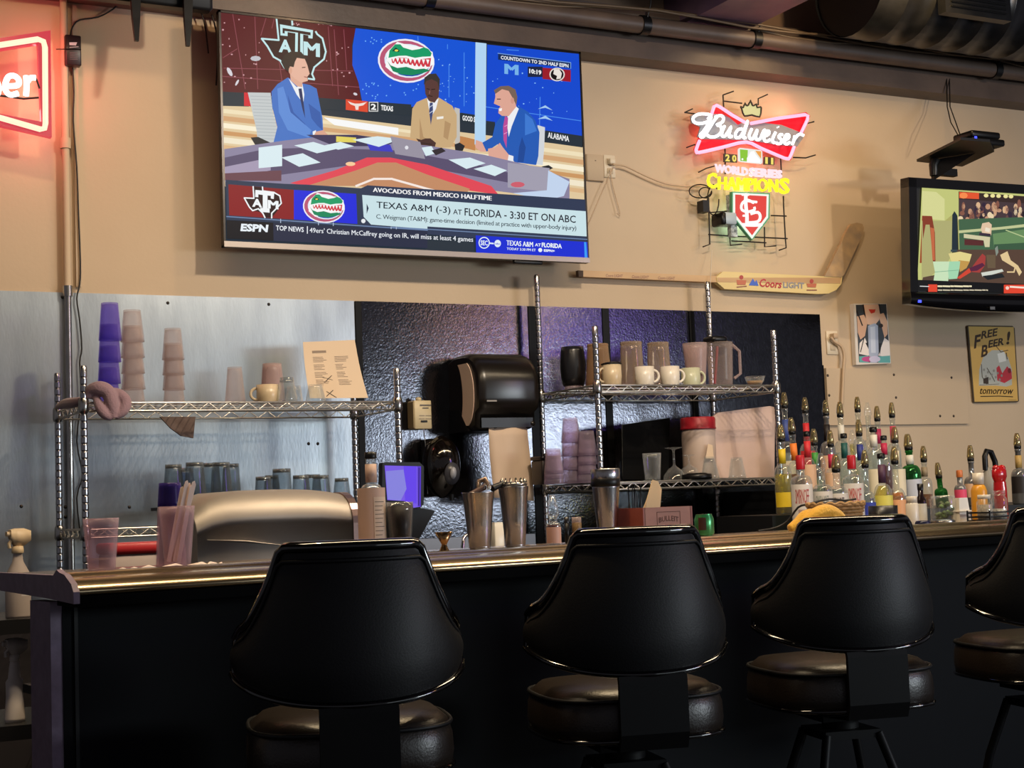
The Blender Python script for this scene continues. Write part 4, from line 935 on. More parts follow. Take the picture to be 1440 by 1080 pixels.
# left rack, upper shelf
g = 'tumblers stacked upside down on the left rack'
stack('purple plastic tumbler in the tall left-hand stack', g, 153, 5.58, ZLU, 4, .030, .041, .135, .078, purple, 0, .003)
stack('clear plastic tumbler in the stack beside the purple ones', g, 188, 5.58, ZLU, 5, .031, .043, .115, .0575, smoke)
stack('clear plastic tumbler in the short stack standing alone', g, 245, 5.58, ZLU, 4, .030, .041, .115, .0555, smoke)
def tumbler(label, px, Y, z, r0, r1, h, m, up=False, ribs=0, name='drinking_glass', cat='glass', group=None):
    t = thing(name, label, cat, on(px, Y, z), group=group); cup(t, r0, r1, h, m, up, ribs=ribs); return t
tumbler('tall clear glass upside down beside the short tumbler stack', 331, 5.52, ZLU, .027, .040, .135, smoke, ribs=1)
def mug(label, px, Y, z, rz, h=.072, r=.037, m=white, hs=1):
    t = thing('mug', label, 'mug', on(px, Y, z), rz)
    build('mug_body', MB().lathe([(0, 0), (r*.86, 0), (r*.93, .004), (r, h*.4), (r*1.0, h), (r-.004, h), (r-.005, .008), (0, .007)], n=24), m, t)
    build('handle', MB().tube([(r*.95+math.sin(a)*.024, 0, h*.5+math.cos(a)*h*.32) for a in [PI*k/8 for k in range(9)]], .0055, 8), m, t)
    return t
mug('cream coffee mug on the left rack with its handle to the left', 377, 5.50, ZLU, PI*.95, .068, .042, cream2)
t = thing('pitcher', 'frosted upside-down container standing behind the mug on the left rack', 'pitcher', on(384, 5.68, ZLU)); cup(t, .036, .050, .165, pinkg, False)
t = thing('whisky_glass', 'stubby faceted glass upside down right of the mug on the left rack', 'glass', on(404, 5.46, ZLU)); cup(t, .025, .040, .092, clear, False, ribs=1); build('thick_base', MB().lathe([(0,.075),(.026,.075),(.025,.092),(0,.092)]), greyg, t)
tumbler('clear glass partly behind the stubby one on the left rack', 414, 5.62, ZLU, .026, .036, .075, clear)
tumbler('faceted glass upside down before the paper menu', 444, 5.46, ZLU, .026, .040, .066, clear, ribs=1)
# paper menu
p = on(468, 5.66, ZLU); t = thing('paper_menu', 'curling white printed menu sheet standing on the left rack', 'paper', p)
q = [(426,481),(499,478),(515,560),(436,560)]
A_, B_, C_, D_ = [PY(x, y, 5.66+(.05 if y < 500 else 0))-p for x, y in q]
rows = []
for i in range(9):
    v = i/8; rows.append([A_.lerp(D_, v).lerp(B_.lerp(C_, v), u/8)+Vector((0, .012*math.sin(PI*v)-.02*(u/8)**2*v, 0)) for u in range(9)])
mb = MB().grid(rows); mb.grid([[a+Vector((0, .0008, 0)) for a in r] for r in rows])
sheetm = mat('warm_paper', 'd8c0a4', .8); ob = build('sheet', mb, sheetm, t)
mb = MB()
def mp(u, v):
    i = min(max(v*8, 0), 7.99); j = min(max(u*8, 0), 7.99); a, b = int(i), int(j); fi, fj = i-a, j-b
    return (rows[a][b].lerp(rows[a][b+1], fj)).lerp(rows[a+1][b].lerp(rows[a+1][b+1], fj), fi)+Vector((0, -.0012, 0))
random.seed(11)
mb.add([mp(.16, .16), mp(.42, .16), mp(.42, .20), mp(.16, .20)], [(0,1,2,3)])
for c0 in (.16, .56):
    for k in range(20):
        if k % 5 == 4: continue
        v = .27+k*.027; l = random.uniform(.12, .26); mb.add([mp(c0, v), mp(c0+l, v), mp(c0+l, v+.008), mp(c0, v+.008)], [(0,1,2,3)])
o = build('printed_lines', mb, mat('grey_ink', '8a7868', .7), t); o['kind'] = 'stuff'
mb = MB()
for a, b in (((.25,.62),(.45,.68)), ((.45,.60),(.30,.72)), ((.30,.88),(.45,.99)), ((.42,.86),(.28,.97))): mb.add([mp(*a), mp(a[0]+.02, a[1]), mp(b[0]+.02, b[1]), mp(*b)], [(0,1,2,3)])
o = build('palm_drawing', mb, mat('dark_ink', '4a4038', .7), t); o['kind'] = 'stuff'

# cloths on / under the left rack
def cloth(name, label, m, rows_, th=.004, cat='cloth', org=None):
    org = org or rows_[0][0].copy(); rows_ = [[a-org for a in r] for r in rows_]
    me = MB().grid(rows_); o = build(name, me, m); o.location = org
    s = o.modifiers.new('thick', 'SOLIDIFY'); s.thickness = th; s.offset = 0
    b = o.modifiers.new('round', 'SUBSURF'); b.levels = b.render_levels = 1
    return tag(o, label, cat)
mauve = mat('mauve_microfibre', '8c7078', .9, bump=(180, .3), sheen=.3)
def ropes(name, label, m, strands, Ys=0, cat='cloth'):
    "bunched cloth made of folded tapering rolls"
    o = None; mb = MB(); org = None
    for (pts, r, Y) in strands:
        P = [PY(x, y, Y+(dy if len(q_) > 2 else 0)) for q_ in smooth3(pts) for x, y, dy in [q_]]
        org = org or P[0].copy()
        rr = [r*(.55+.55*math.sin(PI*min(max(k/(len(P)-1), .06), .94))) for k in range(len(P))]
        mb.tube([p-org for p in P], rr, 10)
    o = build(name, mb, m); o.location = org
    md = o.modifiers.new('merge', 'REMESH'); md.mode = 'VOXEL'; md.voxel_size = .004; md.use_smooth_shade = True
    d = o.modifiers.new('soften', 'SMOOTH'); d.iterations = 2; d.factor = .5
    return tag(o, label, cat)
def smooth3(pts): return smooth([(a[0], a[1], a[2] if len(a) > 2 else 0.) for a in pts], 4)
ropes('bar_cloth', 'mauve cloth draped over the front left corner of the left rack', mauve, [
    ([(124,560,.0),(128,549,-.01),(140,546,-.03),(152,552,-.04),(158,570,-.05),(160,588,-.05)], .024, 5.40),
    ([(150,550,.0),(165,553,-.03),(176,564,-.04),(173,578,-.05),(162,586,-.05)], .020, 5.40),
    ([(134,556,-.01),(140,572,-.04),(148,583,-.05),(158,588,-.05)], .017, 5.40),
    ([(120,562,.03),(105,566,.1),(92,568,.22),(82,572,.34)], .018, 5.40)], 0)
rg = [(225,586),(275,586),(272,616),(255,613),(240,602)]
p = PY(250, 590, 5.52)
tag(build('hanging_rag', MB().prism([PY(x, y, 5.52) for x, y in rg], (0, .012, 0)), mat('brown_rag', '6a5850', .9, noise=(30, '58463e'))), 'brown rag corner hanging below the upper shelf of the left rack', 'cloth')
# left rack, lower level: glasses on a crate
p = on(345, 5.62, ZLL)
t = thing('glass_crate', 'low black crate under the upside-down glasses on the left rack', 'crate', p)
w0 = on(232, 5.6, ZLL).x-p.x; w1 = on(498, 5.6, ZLL).x-p.x-.03
build('crate_wall', ringbox(MB(), w0, w1, 0, .05, .01, -.16, -.15), blackplastic, t)
build('crate_deck', MB().box(((w0+w1)/2, 0, .06), (w1-w0, .36, .012)), blackplastic, t)
build('crate_foot', MB().box((w0+.03, 0, .027), (.02, .34, .054)), blackplastic, t); build('crate_foot', MB().box((w1-.03, 0, .027), (.02, .34, .054)), blackplastic, t)
zc_ = ZLL+.066
names_ = [(245,653,5.50,.043,.030,'leftmost tall glass upside down behind the steel hood'), (262,658,5.62,.040,.028,'pale blue tinted glass among those behind the steel hood'), (275,650,5.46,.044,.032,'second tall glass upside down behind the steel hood'), (297,651,5.56,.044,.032,'third tall glass upside down behind the steel hood'), (312,650,5.47,.044,.032,'fourth tall glass upside down behind the steel hood'), (326,652,5.64,.040,.030,'last of the tall glasses upside down behind the steel hood'),
 (371,670,5.50,.036,.028,'short glass tilted at the left of the low group above the hood'), (383,668,5.62,.036,.026,'short glass behind the tilted one above the hood'), (397,659,5.52,.040,.034,'taller middle glass standing above the steel hood'), (424,668,5.50,.038,.030,'faceted glass right of the middle glass above the hood'), (440,667,5.62,.038,.030,'faceted glass at the back above the steel hood'), (452,668,5.48,.038,.030,'faceted glass near the right of the hood'), (481,672,5.50,.036,.026,'last glass leaning above the right end of the hood')]
for px, ty, Y, r1, r0, lb in names_:
    top = PY(px, ty, Y).z
    t = thing('bar_glass', lb, 'glass', on(px, Y, zc_), group='upside-down glasses behind the steel hood')
    cup(t, r0, r1, max(.05, top-zc_), glass('blue_glass', 'a8cce4', .5, .05, .12) if 'blue' in lb else greyg, False, ribs=1)
    build('thick_foot', MB().lathe([(0, top-zc_-.014), (r0*.96, top-zc_-.014), (r0*.96, top-zc_-.002), (0, top-zc_-.002)]), glass('dark_foot_glass', '6c7074', .5, .05, .2), t)
# ================================================================== RIGHT RACK
def pitcher(label, px, ty, Y, r0, r1, m, name='pitcher', lid=None, up=False):
    t = thing(name, label, 'pitcher', on(px, Y, ZRU)); h = PY(px, ty, Y).z-ZRU; cup(t, r0, r1, h, m, up)
    build('foot_ring', MB().lathe([(r0, h-.012), (r0+.003, h-.006), (r0, h-.001), (r0-.004, h-.006), (r0, h-.012)], cap=False) if not up else MB().lathe([(r0, .001), (r0+.003, .006), (r0, .012), (r0-.004, .006), (r0, .001)], cap=False), m, t)
    build('handle', MB().tube([(r1*.95+math.sin(a)*.03, 0, h*.5+math.cos(a)*h*.33) for a in [PI*k/8 for k in range(9)]], .006, 7), m, t)
    t.rotation_euler = (0, 0, .9)
    return t
warmg = glass('warm_clear_plastic', 'f4efe8', .5, .12, .12, 'ccb8a4', .2)
amberp = glass('amber_tinted_plastic', 'dccab0', .4, .2, .18, 'c8a888', 0)
t = thing('blender_jar', 'black jar upside down at the left end of the right rack', 'jar', on(807, 5.72, ZRU))
h = PY(807, 488, 5.72).z-ZRU
build('jar_body', MB().lathe([(0, .022), (.045, .022), (.052, .05), (.055, h*.6), (.050, h*.9), (.046, h), (0, h)], n=28), mat('black_jar', '18181c', .3), t)
build('jar_collar', MB().lathe([(0, 0), (.040, 0), (.040, .022), (0, .022)], n=28), pinkg, t)
pitcher('first brownish pitcher upside down behind the left rack post', 843, 484, 5.62, .044, .058, amberp)
pitcher('second pitcher upside down with a gold-lit base', 890, 481, 5.64, .046, .053, warmg)
pitcher('third pitcher upside down behind two mugs', 928, 482, 5.64, .046, .055, warmg)
pitcher('fourth pitcher standing tilted beside the tall lidded jug', 980, 483, 5.60, .038, .055, pinkg, up=True)
t = thing('iced_tea_jug', 'tall clear ribbed jug with a black lid on the right rack', 'jug', on(1014, 5.56, ZRU))
h = PY(1014, 482, 5.56).z-ZRU; cup(t, .052, .060, h, smoke, True, ribs=1)
build('lid', MB().rbox((-.02, 0, h+.012), (.085, .085, .025), .02), blackplastic, t)
build('grip', MB().tube([(.055, -.02, h*.95), (.085, -.03, h*.8), (.085, -.03, h*.3), (.058, -.02, h*.2)], .007, 7), pinkg, t)
build('red_stripe', MB().tube([(-.045, -.02, h*.08), (-.03, -.03, h*.9)], .006, 6), mat('faded_red_plastic', '8c3a44', .4), t)
t = thing('glass_bowl', 'small clear bowl at the right end of the upper shelf', 'bowl', on(1062, 5.52, ZRU))
build('bowl_body', MB().lathe([(0, 0), (.022, 0), (.026, .005), (.040, .028), (.045, .046), (.043, .046), (.037, .028), (.022, .008), (0, .007)], n=24), clear, t)
build('mixed_sauce', MB().lathe([(0, .012), (.030, .012), (.036, .026), (0, .028)]), mat('orange_contents', 'b8946c', .5), t)
mug('cream mug with a black lid behind the left rack post', 861, 5.48, ZRU, PI*.98, .088, .041, cream2)
lidp = on(861, 5.48, ZRU)+Vector((0, 0, .0885))
o = build('flat_round_lid', MB().lathe([(0, 0), (.044, 0), (.044, .004), (.02, .010), (0, .010)], n=24), blackplastic); o.location = lidp; tag(o, 'black lid resting on the leftmost cream mug', 'lid')
mug('first white mug on the right rack with its handle toward the right', 907, 5.46, ZRU, -.25, .078, .040, white)
mug('white mug in the middle of the right rack beside two others', 943, 5.46, ZRU, -.25, .080, .040, white)
mug('pale greenish mug partly hidden behind the middle mug', 972, 5.56, ZRU, -.25, .084, .042, mat('pale_green_china', 'bcbc9e', .3))
for k, (px, Y) in enumerate(((887, 5.60), (930, 5.50))):
    t = thing('metal_spoon', ['metal spoon lying behind the first white mug', 'metal spoon lying between the white mugs'][k], 'spoon', on(px, Y, ZRU+.002))
    build('spoon_bowl', MB().lathe([(0, 0), (.016, .004), (.019, .010), (.014, .006), (0, .003)], n=14, sx=1.5), steel, t)
    build('spoon_handle', MB().tube([(.022, 0, .009), (.06, .0, .014), (.11, 0, .010)], .0025, 6), steel, t)

# lower shelf
cols = [(758, 640, 5.70, 3, 'far left'), (779, 631, 5.52, 3, 'second'), (803, 588, 5.52, 4, 'tallest'), (826, 606, 5.46, 4, 'right-hand')]
pt_ = glass('lilac_plastic', 'f2ecf4', .4, .2, .10, 'ccbcc8', 0)
ordn = ['bottom', 'second from bottom', 'third from bottom', 'topmost']
for px, ty, Y, n_, nm in cols[1:]:
    top = PY(px, ty, Y).z; step = (top-ZRL-.10)/(n_-1); first = None
    for k in range(n_):
        lb = '%s lilac tumbler of the %s stack on the lower right shelf' % (ordn[k] if k < n_-1 else 'topmost', nm)
        p = on(px, Y, ZRL+step*k)
        if not first: first = thing('plastic_tumbler', lb, 'tumbler', p, group='lilac tumblers stacked on the right rack'); cup(first, .030, .041, .10, pt_, False, ribs=1)
        else: dup(first, p, .2*k, lb)
t = thing('black_canister', 'dark squat container at the left end of the lower right shelf', 'container', on(768, 5.62, ZRL))
build('canister_body', MB().rbox((0, 0, .05), (.085, .10, .10), .012), mat('dark_brown_tin', '241c1a', .4), t); build('canister_lid', MB().rbox((0, 0, .108), (.092, .105, .016), .012), blackplastic, t); build('canister_knob', MB().lathe([(.009, .115), (.011, .125), (0, .128)]), blackplastic, t)
# leaning black board
p = on(908, 5.72, ZRL); t = thing('chalk_board', 'plain black board leaning at the back of the lower right shelf', 'board', p)
q = [(876,598),(942,588),(940,674),(876,674)]
bp_ = [PY(x, y, 5.70 if y > 620 else 5.76)-p for x, y in q]
build('board_panel', MB().prism(bp_, (0, .012, 0)), mat('matt_black', '040405', .8, spec=.1), t)
build('board_edge', MB().tube([v+Vector((0, .006, 0)) for v in bp_], .004, 6, True), blackplastic, t)
tumbler('tall narrow glass holding dark drink by the black board', 918, 5.50, ZRL, .032, .040, .115, clear, True)
t = thing('cocktail_glass', 'upturned stemmed coupe with its foot in the air', 'glass', on(949, 5.55, ZRL))
build('glass_bowl', MB().lathe([(.050, 0), (.046, .022), (.028, .045), (.008, .06), (.0045, .068), (.0045, .125), (.010, .132), (.036, .137), (.036, .139), (0, .141)], n=24), clear, t)
t = thing('wine_glass', 'upturned stemmed glass beside the coupe', 'glass', on(970, 5.50, ZRL))
build('glass_bowl', MB().lathe([(.036, 0), (.040, .02), (.034, .045), (.010, .06), (.004, .068), (.004, .095), (.012, .10), (.032, .104), (0, .107)], n=24), clear, t)
t = thing('jar_lid', 'flat black round lid lying on the lower right shelf', 'lid', on(980, 5.43, ZRL)); build('disc', MB().lathe([(0, 0), (.062, 0), (.064, .006), (.064, .018), (.058, .022), (0, .022)], n=30), blackplastic, t); build('raised_ring', MB().lathe([(.040, .022), (.042, .026), (.045, .022)], n=30, cap=False), blackplastic, t)
tumbler('rounded clear glass upside down in front of the white board', 999, 5.50, ZRL, .022, .042, .095, clear)
tumbler('rounded clear glass upside down near the right post', 1037, 5.50, ZRL, .024, .040, .09, clear)
t = thing('storage_tub', 'white plastic tub with a red screw lid on the right rack', 'tub', on(985, 5.66, ZRL))
zl = PY(985, 604, 5.66).z-ZRL
build('tub_body', MB().lathe([(0, 0), (.070, 0), (.074, .01), (.074, zl-.01), (.070, zl), (0, zl)], n=30), mat('milky_plastic', 'b8a498', .5), t)
build('lid', MB().lathe([(0, zl), (.079, zl), (.079, zl+.006), (.077, zl+.008), (.077, zl+.048), (.072, zl+.053), (0, zl+.053)], n=36), mat('red_plastic_lid', '9c1826', .4), t)
p = on(1047, 5.62, ZRL); t = thing('cutting_board', 'large white cutting board leaning inside the right rack', 'cutting board', p)
q = [(1003,586),(1010,580),(1083,571),(1090,573),(1089,672),(1005,672)]
build('board_slab', MB().prism([PY(x, y, 5.60+(.04 if y < 600 else 0))-p for x, y in q], (0, .014, 0)), mat('scuffed_white_board', 'c8ada0', .5, noise=(8, 'bb9f92')), t)
build('folded_tag', MB().prism([PY(x, y, 5.57)-p for x, y in [(992,645),(996,624),(1002,626),(1004,645)]], (0, .002, 0)), sheetm, t)

# ================================================================== DISPENSERS AND BOXES ON THE BLACK WALL
def ext_x(mb, prof, x0, x1):
    mb.loft([[Vector((x, a, b)) for a, b in prof] for x in (x0, x1)], True, True, True); return mb
YF = 5.64
X0 = PY(672, 550, YF+.05).x; X1 = PY(764, 550, YF).x; zT = PY(720, 498, 5.80).z; zB = PY(720, 603, YF).z
t = thing('paper_towel_dispenser', 'big rounded black paper towel dispenser on the black wall', 'dispenser', (X0, 5.80, zB))
H = zT-zB; D = 5.97-5.80
pf = [(D, 0), (D, H*.95), (D-.05, H)]
for k in range(9):
    a = PI/2+PI/2*k/8; pf.append((.02+.155*math.cos(a), H-.13+.13*math.sin(a)))
pf += [(-.135, H*.40), (-.128, H*.26), (-.085, H*.20), (-.08, H*.02), (-.05, -.0)]
shm = mat('satin_black_cover', '16120f', .28)
rings = []
Wd = X1-X0
for x, f in ((0, .90), (.010, .965), (.03, 1.0), (Wd-.03, 1.0), (Wd-.01, .965), (Wd, .90)):
    cy, cz = .02, H*.5; rings.append([Vector((x, cy+(a-cy)*f if a < D-.001 else a, cz+(b-cz)*f)) for a, b in pf])
build('cover', MB().loft(rings, True, True, True), shm, t)
roll = []
for k in range(16):
    a = -1.25+2.5*k/15; roll.append(Vector((-.0015, -.035-.085*math.cos(a), H*.47+.42*H*math.sin(a))))
for k in range(16):
    a = 1.25-2.5*k/15; roll.append(Vector((-.0015, .045-.06*math.cos(a), H*.47+.42*H*math.sin(a))))
build('side_window_roll', MB().prism([v+Vector((-.004, .04, 0)) for v in roll], (.004, 0, 0)), mat('roll_paper', 'd8bca8', .8), t)
build('side_wing', MB().prism([(-.006, -.02, 0), (-.006, D, 0), (-.006, D, H*.30), (-.006, .06, H*.28)], (.012, 0, 0)), blackplastic, t)
build('paper_slot', MB().box((Wd*.5, -.07, .03), (Wd*.86, .05, .04)), blackplastic, t)
build('latch', MB().lathe([(0, 0), (.012, 0), (.010, .008), (0, .009)], n=12).xf(Matrix.Translation((Wd-.02, -.09, .025)) @ Matrix.Rotation(PI/2, 4, 'X')), shm, t)
build('maker_mark', MB().box((.05, -.134, H*.36), (.045, .003, .006)), mat('grey_print', '8c8680', .5), t)
pap = mat('brown_white_towel', 'c4ac96', .8)
pw = [(688,600),(740,600),(742,640),(748,662),(744,688),(725,690),(690,700),(688,640)]
rows = []
for v in range(9):
    zz = .01-v*.036; rows.append([Vector((Wd*(.20+.66*u/6+.02*v/8), -.085-.012*v/8+.008*math.sin(u*1.3+v*.5), zz-(.02*u/6 if v == 8 else 0))) for u in range(7)])
o = build('paper_sheet', MB().grid(rows), pap, t); md = o.modifiers.new('thick', 'SOLIDIFY'); md.thickness = .0015

# soap dispenser
Y = 5.80; p = PY(629, 656, Y); k = mpp(p)
t = thing('soap_dispenser', 'glossy black egg-shaped soap dispenser below the towel dispenser', 'dispenser', p)
rings = []
for i in range(13):
    v = -1+2*i/12; z = v*44*k; w_ = 27*k*math.sqrt(max(0.02, 1-abs(v)**2.6))*(1-.12*(v < 0)*abs(v)); dd = .085*math.sqrt(max(0.02, 1-abs(v)**2.4))*(1 if v > -.2 else 1+(v+.2)*.6)
    rings.append([Vector((math.sin(a)*w_, -math.cos(a)*dd+.06, z)) for a in [-PI+2*PI*j/24 for j in range(24)]])
build('shell', MB().loft(rings, True, True, True), mat('glossy_black_shell', '0c0806', .1, coat=.7), t)
build('push_panel', MB().lathe([(0, 0), (.034, 0), (.034, .006), (0, .012)], n=24, sy=1.35).xf(Matrix.Translation((.0, -.040, -.030)) @ Matrix.Rotation(PI/2+.15, 4, 'X')), mat('dark_grey_panel', '3a3a40', .3), t)
build('oval_button', MB().lathe([(0, 0), (.013, 0), (.013, .006), (0, .010)], n=20, sy=1.9).xf(Matrix.Translation((.0, -.052, -.028)) @ Matrix.Rotation(PI/2+.15, 4, 'X')), mat('grey_button', '9a9aa0', .3), t)
build('wall_plate', MB().rbox((.0, .12, .0), (.10, .10, .24), .03), blackplastic, t)
build('nozzle', MB().cyl((.01, -.01, -.115), (.01, -.01, -.14), .012, .009), blackplastic, t)
# ivory switch box with pull chain
p = PY(595, 583, 5.90); k = mpp(p)
t = thing('switch_box', 'ivory electrical timer box with a pull chain on the black wall', 'switch box', p)
ib = mat('aged_ivory', 'c9b893', .45)
build('box_body', MB().rbox((0, .035, 0), (27*k, .07, 40*k), .006), ib, t)
build('side_face', MB().box((-27*k/2-.0005, .035, 0), (.003, .06, 36*k)), mat('dark_ivory', '9a8860', .5), t)
build('top_button', MB().lathe([(0, 0), (.012, 0), (.012, .012), (0, .016)], (-.01, .02, 20*k)), ib, t)
build('slot', MB().rbox((.003, -.002, -.028), (.03, .004, .008), .003), blackplastic, t)
S = Flat(p+Vector((0, -.0015, 0)), (0, -1, 0), org=p).crop(540, 400, 4.5)
S.line('5a4c38', [(230,764),(258,764)], 10).line('5a4c38', [(264,764),(296,764)], 10).line('5a4c38', [(246,782),(280,782)], 8)
for y_ in (830, 850): S.line('8a7858', [(224,y_),(256,y_)], 5).line('8a7858', [(264,y_),(300,y_)], 5)
S.build('box_print', pic('flat_print', 0), t)
build('pull_chain', MB().tube([(.0, .0, -20*k), (.004, -.004, -.12), (.006, -.004, -.26), (.008, -.004, -.33)], .0025, 6), steel, t)
build('chain_ring', MB().tube([(.006+math.cos(a)*.012, -.006, -.245+math.sin(a)*.012) for a in [2*PI*j/12 for j in range(12)]], .003, 6, True), steel, t)
# ================================================================== THINGS ON THE BAR
def bz(px, py): return PZ(px, py, BT)
def onbar(px, tt):
    "point on the bar top at picture column px, tt metres in from the rail edge"
    lo, hi = BL0, BL1
    for _ in range(40):
        m = (lo+hi)/2; c = CM.transposed() @ (bar(m, tt, BT)-CAMP); x = 720+FPX*c.x/-c.z
        if x < px: lo = m
        else: hi = m
    return bar((lo+hi)/2, tt, BT)
def hpx(p, ty, px):    # height of picture row ty above p
    return PY(px, ty, p.y).z-p.z
pinkcup = glass('pale_pink_plastic', 'f4eaee', .4, .2, .10, 'd8c2cc', 0)
p = onbar(143, .30); h = hpx(p, 729, 143)
t = thing('big_tumbler', 'large clear plastic tumbler at the left end of the bar', 'tumbler', p); cup(t, .030, .040, h, pinkcup, True)
build('inner_base', MB().lathe([(0, .006), (.028, .006), (.030, .030), (0, .026)]), smoke, t)
build('step_ring', MB().lathe([(.037, h*.66), (.0395, h*.67), (.037, h*.68)], cap=False), pinkcup, t)
p = onbar(250, .34); h = hpx(p, 712, 250)
t = thing('straw_cup', 'clear tumbler packed with paper-wrapped straws on the bar', 'tumbler', p); cup(t, .030, .042, h, pinkcup, True)
straww = mat('straw_wrapper', 'ead6cc', .7)
random.seed(2)
dirs = [(-.006,.0,.028,-.005,.205), (-.001,.006,.030,.0,.21), (.004,-.006,.038,.006,.205), (.0,.012,.044,.004,.20), (.008,.004,.046,-.004,.21), (-.010,-.004,.020,.004,.195), (.014,.0,.030,.006,.20), (.012,-.010,.038,-.010,.195)]
for k, (a, b, c, d, L) in enumerate(dirs):
    A0 = Vector((a-.012, b, .012)); B0 = Vector((c-.006, d, L*.88))
    s_ = thing('wrapped_straw', ['foremost','second','third','fourth','fifth','sixth','seventh','last'][k]+' paper-wrapped straw of the bunch in the clear tumbler', 'straw', p+A0, group='wrapped straws in the tumbler')
    ax = (B0-A0).normalized(); sd = ax.cross(Vector((0, 1, 0))).normalized()*.0048
    build('wrapper', MB().prism([-sd, sd, sd+ax*L*.9, ax*L*.92, -sd+ax*L*.88], (0, .003, 0)), straww, s_)
p = onbar(241, .42); h = hpx(p, 713, 241)
t = thing('tumbler_base', 'clear tumbler behind the straw cup holding a purple one upside down', 'tumbler', p); cup(t, .030, .036, h, pinkcup, False)
p2 = p+Vector((0, 0, h+.001)); h2 = hpx(p2, 679, 241)
t = thing('purple_tumbler', 'deep purple tumbler upside down behind the straw cup', 'tumbler', p2); cup(t, .0255, .030, h2, dpurple, False)
# loose wrappers
for k, (a, b, Lb) in enumerate([((196,800),(296,790),'long torn straw wrapper lying along the bar rail'), ((170,800),(184,800),'small crumpled wrapper beside the large tumbler'), ((186,799),(198,800),'second crumpled wrapper left of the long torn one'), ((270,796),(312,792),'short straw wrapper lying right of the straw cup')]):
    A0 = onbar(a[0], .13); B0 = onbar(b[0], .17); z0 = .003
    pts = [A0.lerp(B0, u/8)+Vector((0, 0, .006+.004*math.sin(u*2.1+k))) for u in range(9)]
    if 'crumpled' in Lb:
        mb = MB(); mb.lathe([(0, 0), (.006, .001), (.009, .005), (.007, .010), (0, .012)], n=7); o = build('paper_scrap', mb, straww); o.location = A0+Vector((.004, 0, .0))
    else:
        o = build('paper_scrap', MB().tube([q-A0 for q in pts], [.002]+[.005]*7+[.002], 6), straww); o.location = A0
    tag(o, Lb, 'wrapper')

# rounded stainless hood behind the bar
xl, xr = PY(277, 740, 4.06).x, PY(500, 740, 4.06).x
t = thing('steel_hood', 'dented rounded stainless steel hood behind the bar on the left', 'steel hood', (xl, 4.06, .975), BA*.3)
zt_ = PY(400, 688, 4.2).z-.975; L = (xr-xl)*1.0
hood = mat('dented_steel', '958d85', .5, metal=.6, noise=(6, 'aca298'), bump=(7, .10), stretch=(.5, 1, 1.6))
def hoodprof(u):
    crown = 1-.06*abs(2*u-1)**3
    if u < .2: crown -= .10*(1-u/.2)**2
    H = zt_*crown; pr = [(.0, .0), (.0, H*.3), (.0, H*.66)]
    for k in range(8):
        a = PI*k/14; pr.append((.11-.11*math.cos(a), H*.66+H*.34*math.sin(a)))
    return pr+[(.26, H), (.34, H*.8), (.36, 0)]
build('hood_shell', MB().loft([[Vector((L*u, a, b)) for a, b in hoodprof(u)] for u in (0, .04, .1, .2, .35, .5, .65, .8, .92, .97, 1)], True, True, True), hood, t)
ep = [(a*1.0, b*1.012) for a, b in hoodprof(1)]
build('end_flange', MB().prism([(L, a-.004, b) for a, b in ep], (.022, 0, 0)), mat('pinkish_steel', '9c8480', .3, metal=.9), t)
build('crease', MB().tube([(L*.06, -.002, zt_*.52), (L*.3, -.004, zt_*.49), (L*.55, -.002, zt_*.43)], [.0008, .003, .0008], 6), hood, t)
build('base_box', MB().box((L/2, .18, -.10), (L*.98, .34, .2)), blackplastic, t)
build('stand', MB().box((L/2, .18, -.585), (L*.9, .3, .775)), darkm, t)
# red lidded tub under the left rack
p = on(195, 4.75, 1.0)
t = thing('storage_box', 'white box with a red lid left of the steel hood', 'box', (p.x, 4.75, .93))
a_ = .105; zl = PY(195, 777, 4.75).z-.93
build('box_body', MB().rbox((0, 0, zl/2), (2*a_, .16, zl), .015), mat('pale_box', 'b8a8a4', .6), t)
build('lid', MB().rbox((0, 0, zl+.015), (2*a_+.012, .175, .034), .015), mat('red_box_lid', 'c03038', .4), t)
build('lid_tab', MB().box((.07, -.09, zl+.006), (.03, .012, .02)), mat('pink_tab', 'd0a098', .5), t)
build('box_rest', MB().box((0, 0, -.465), (.2, .15, .929)), darkm, t)

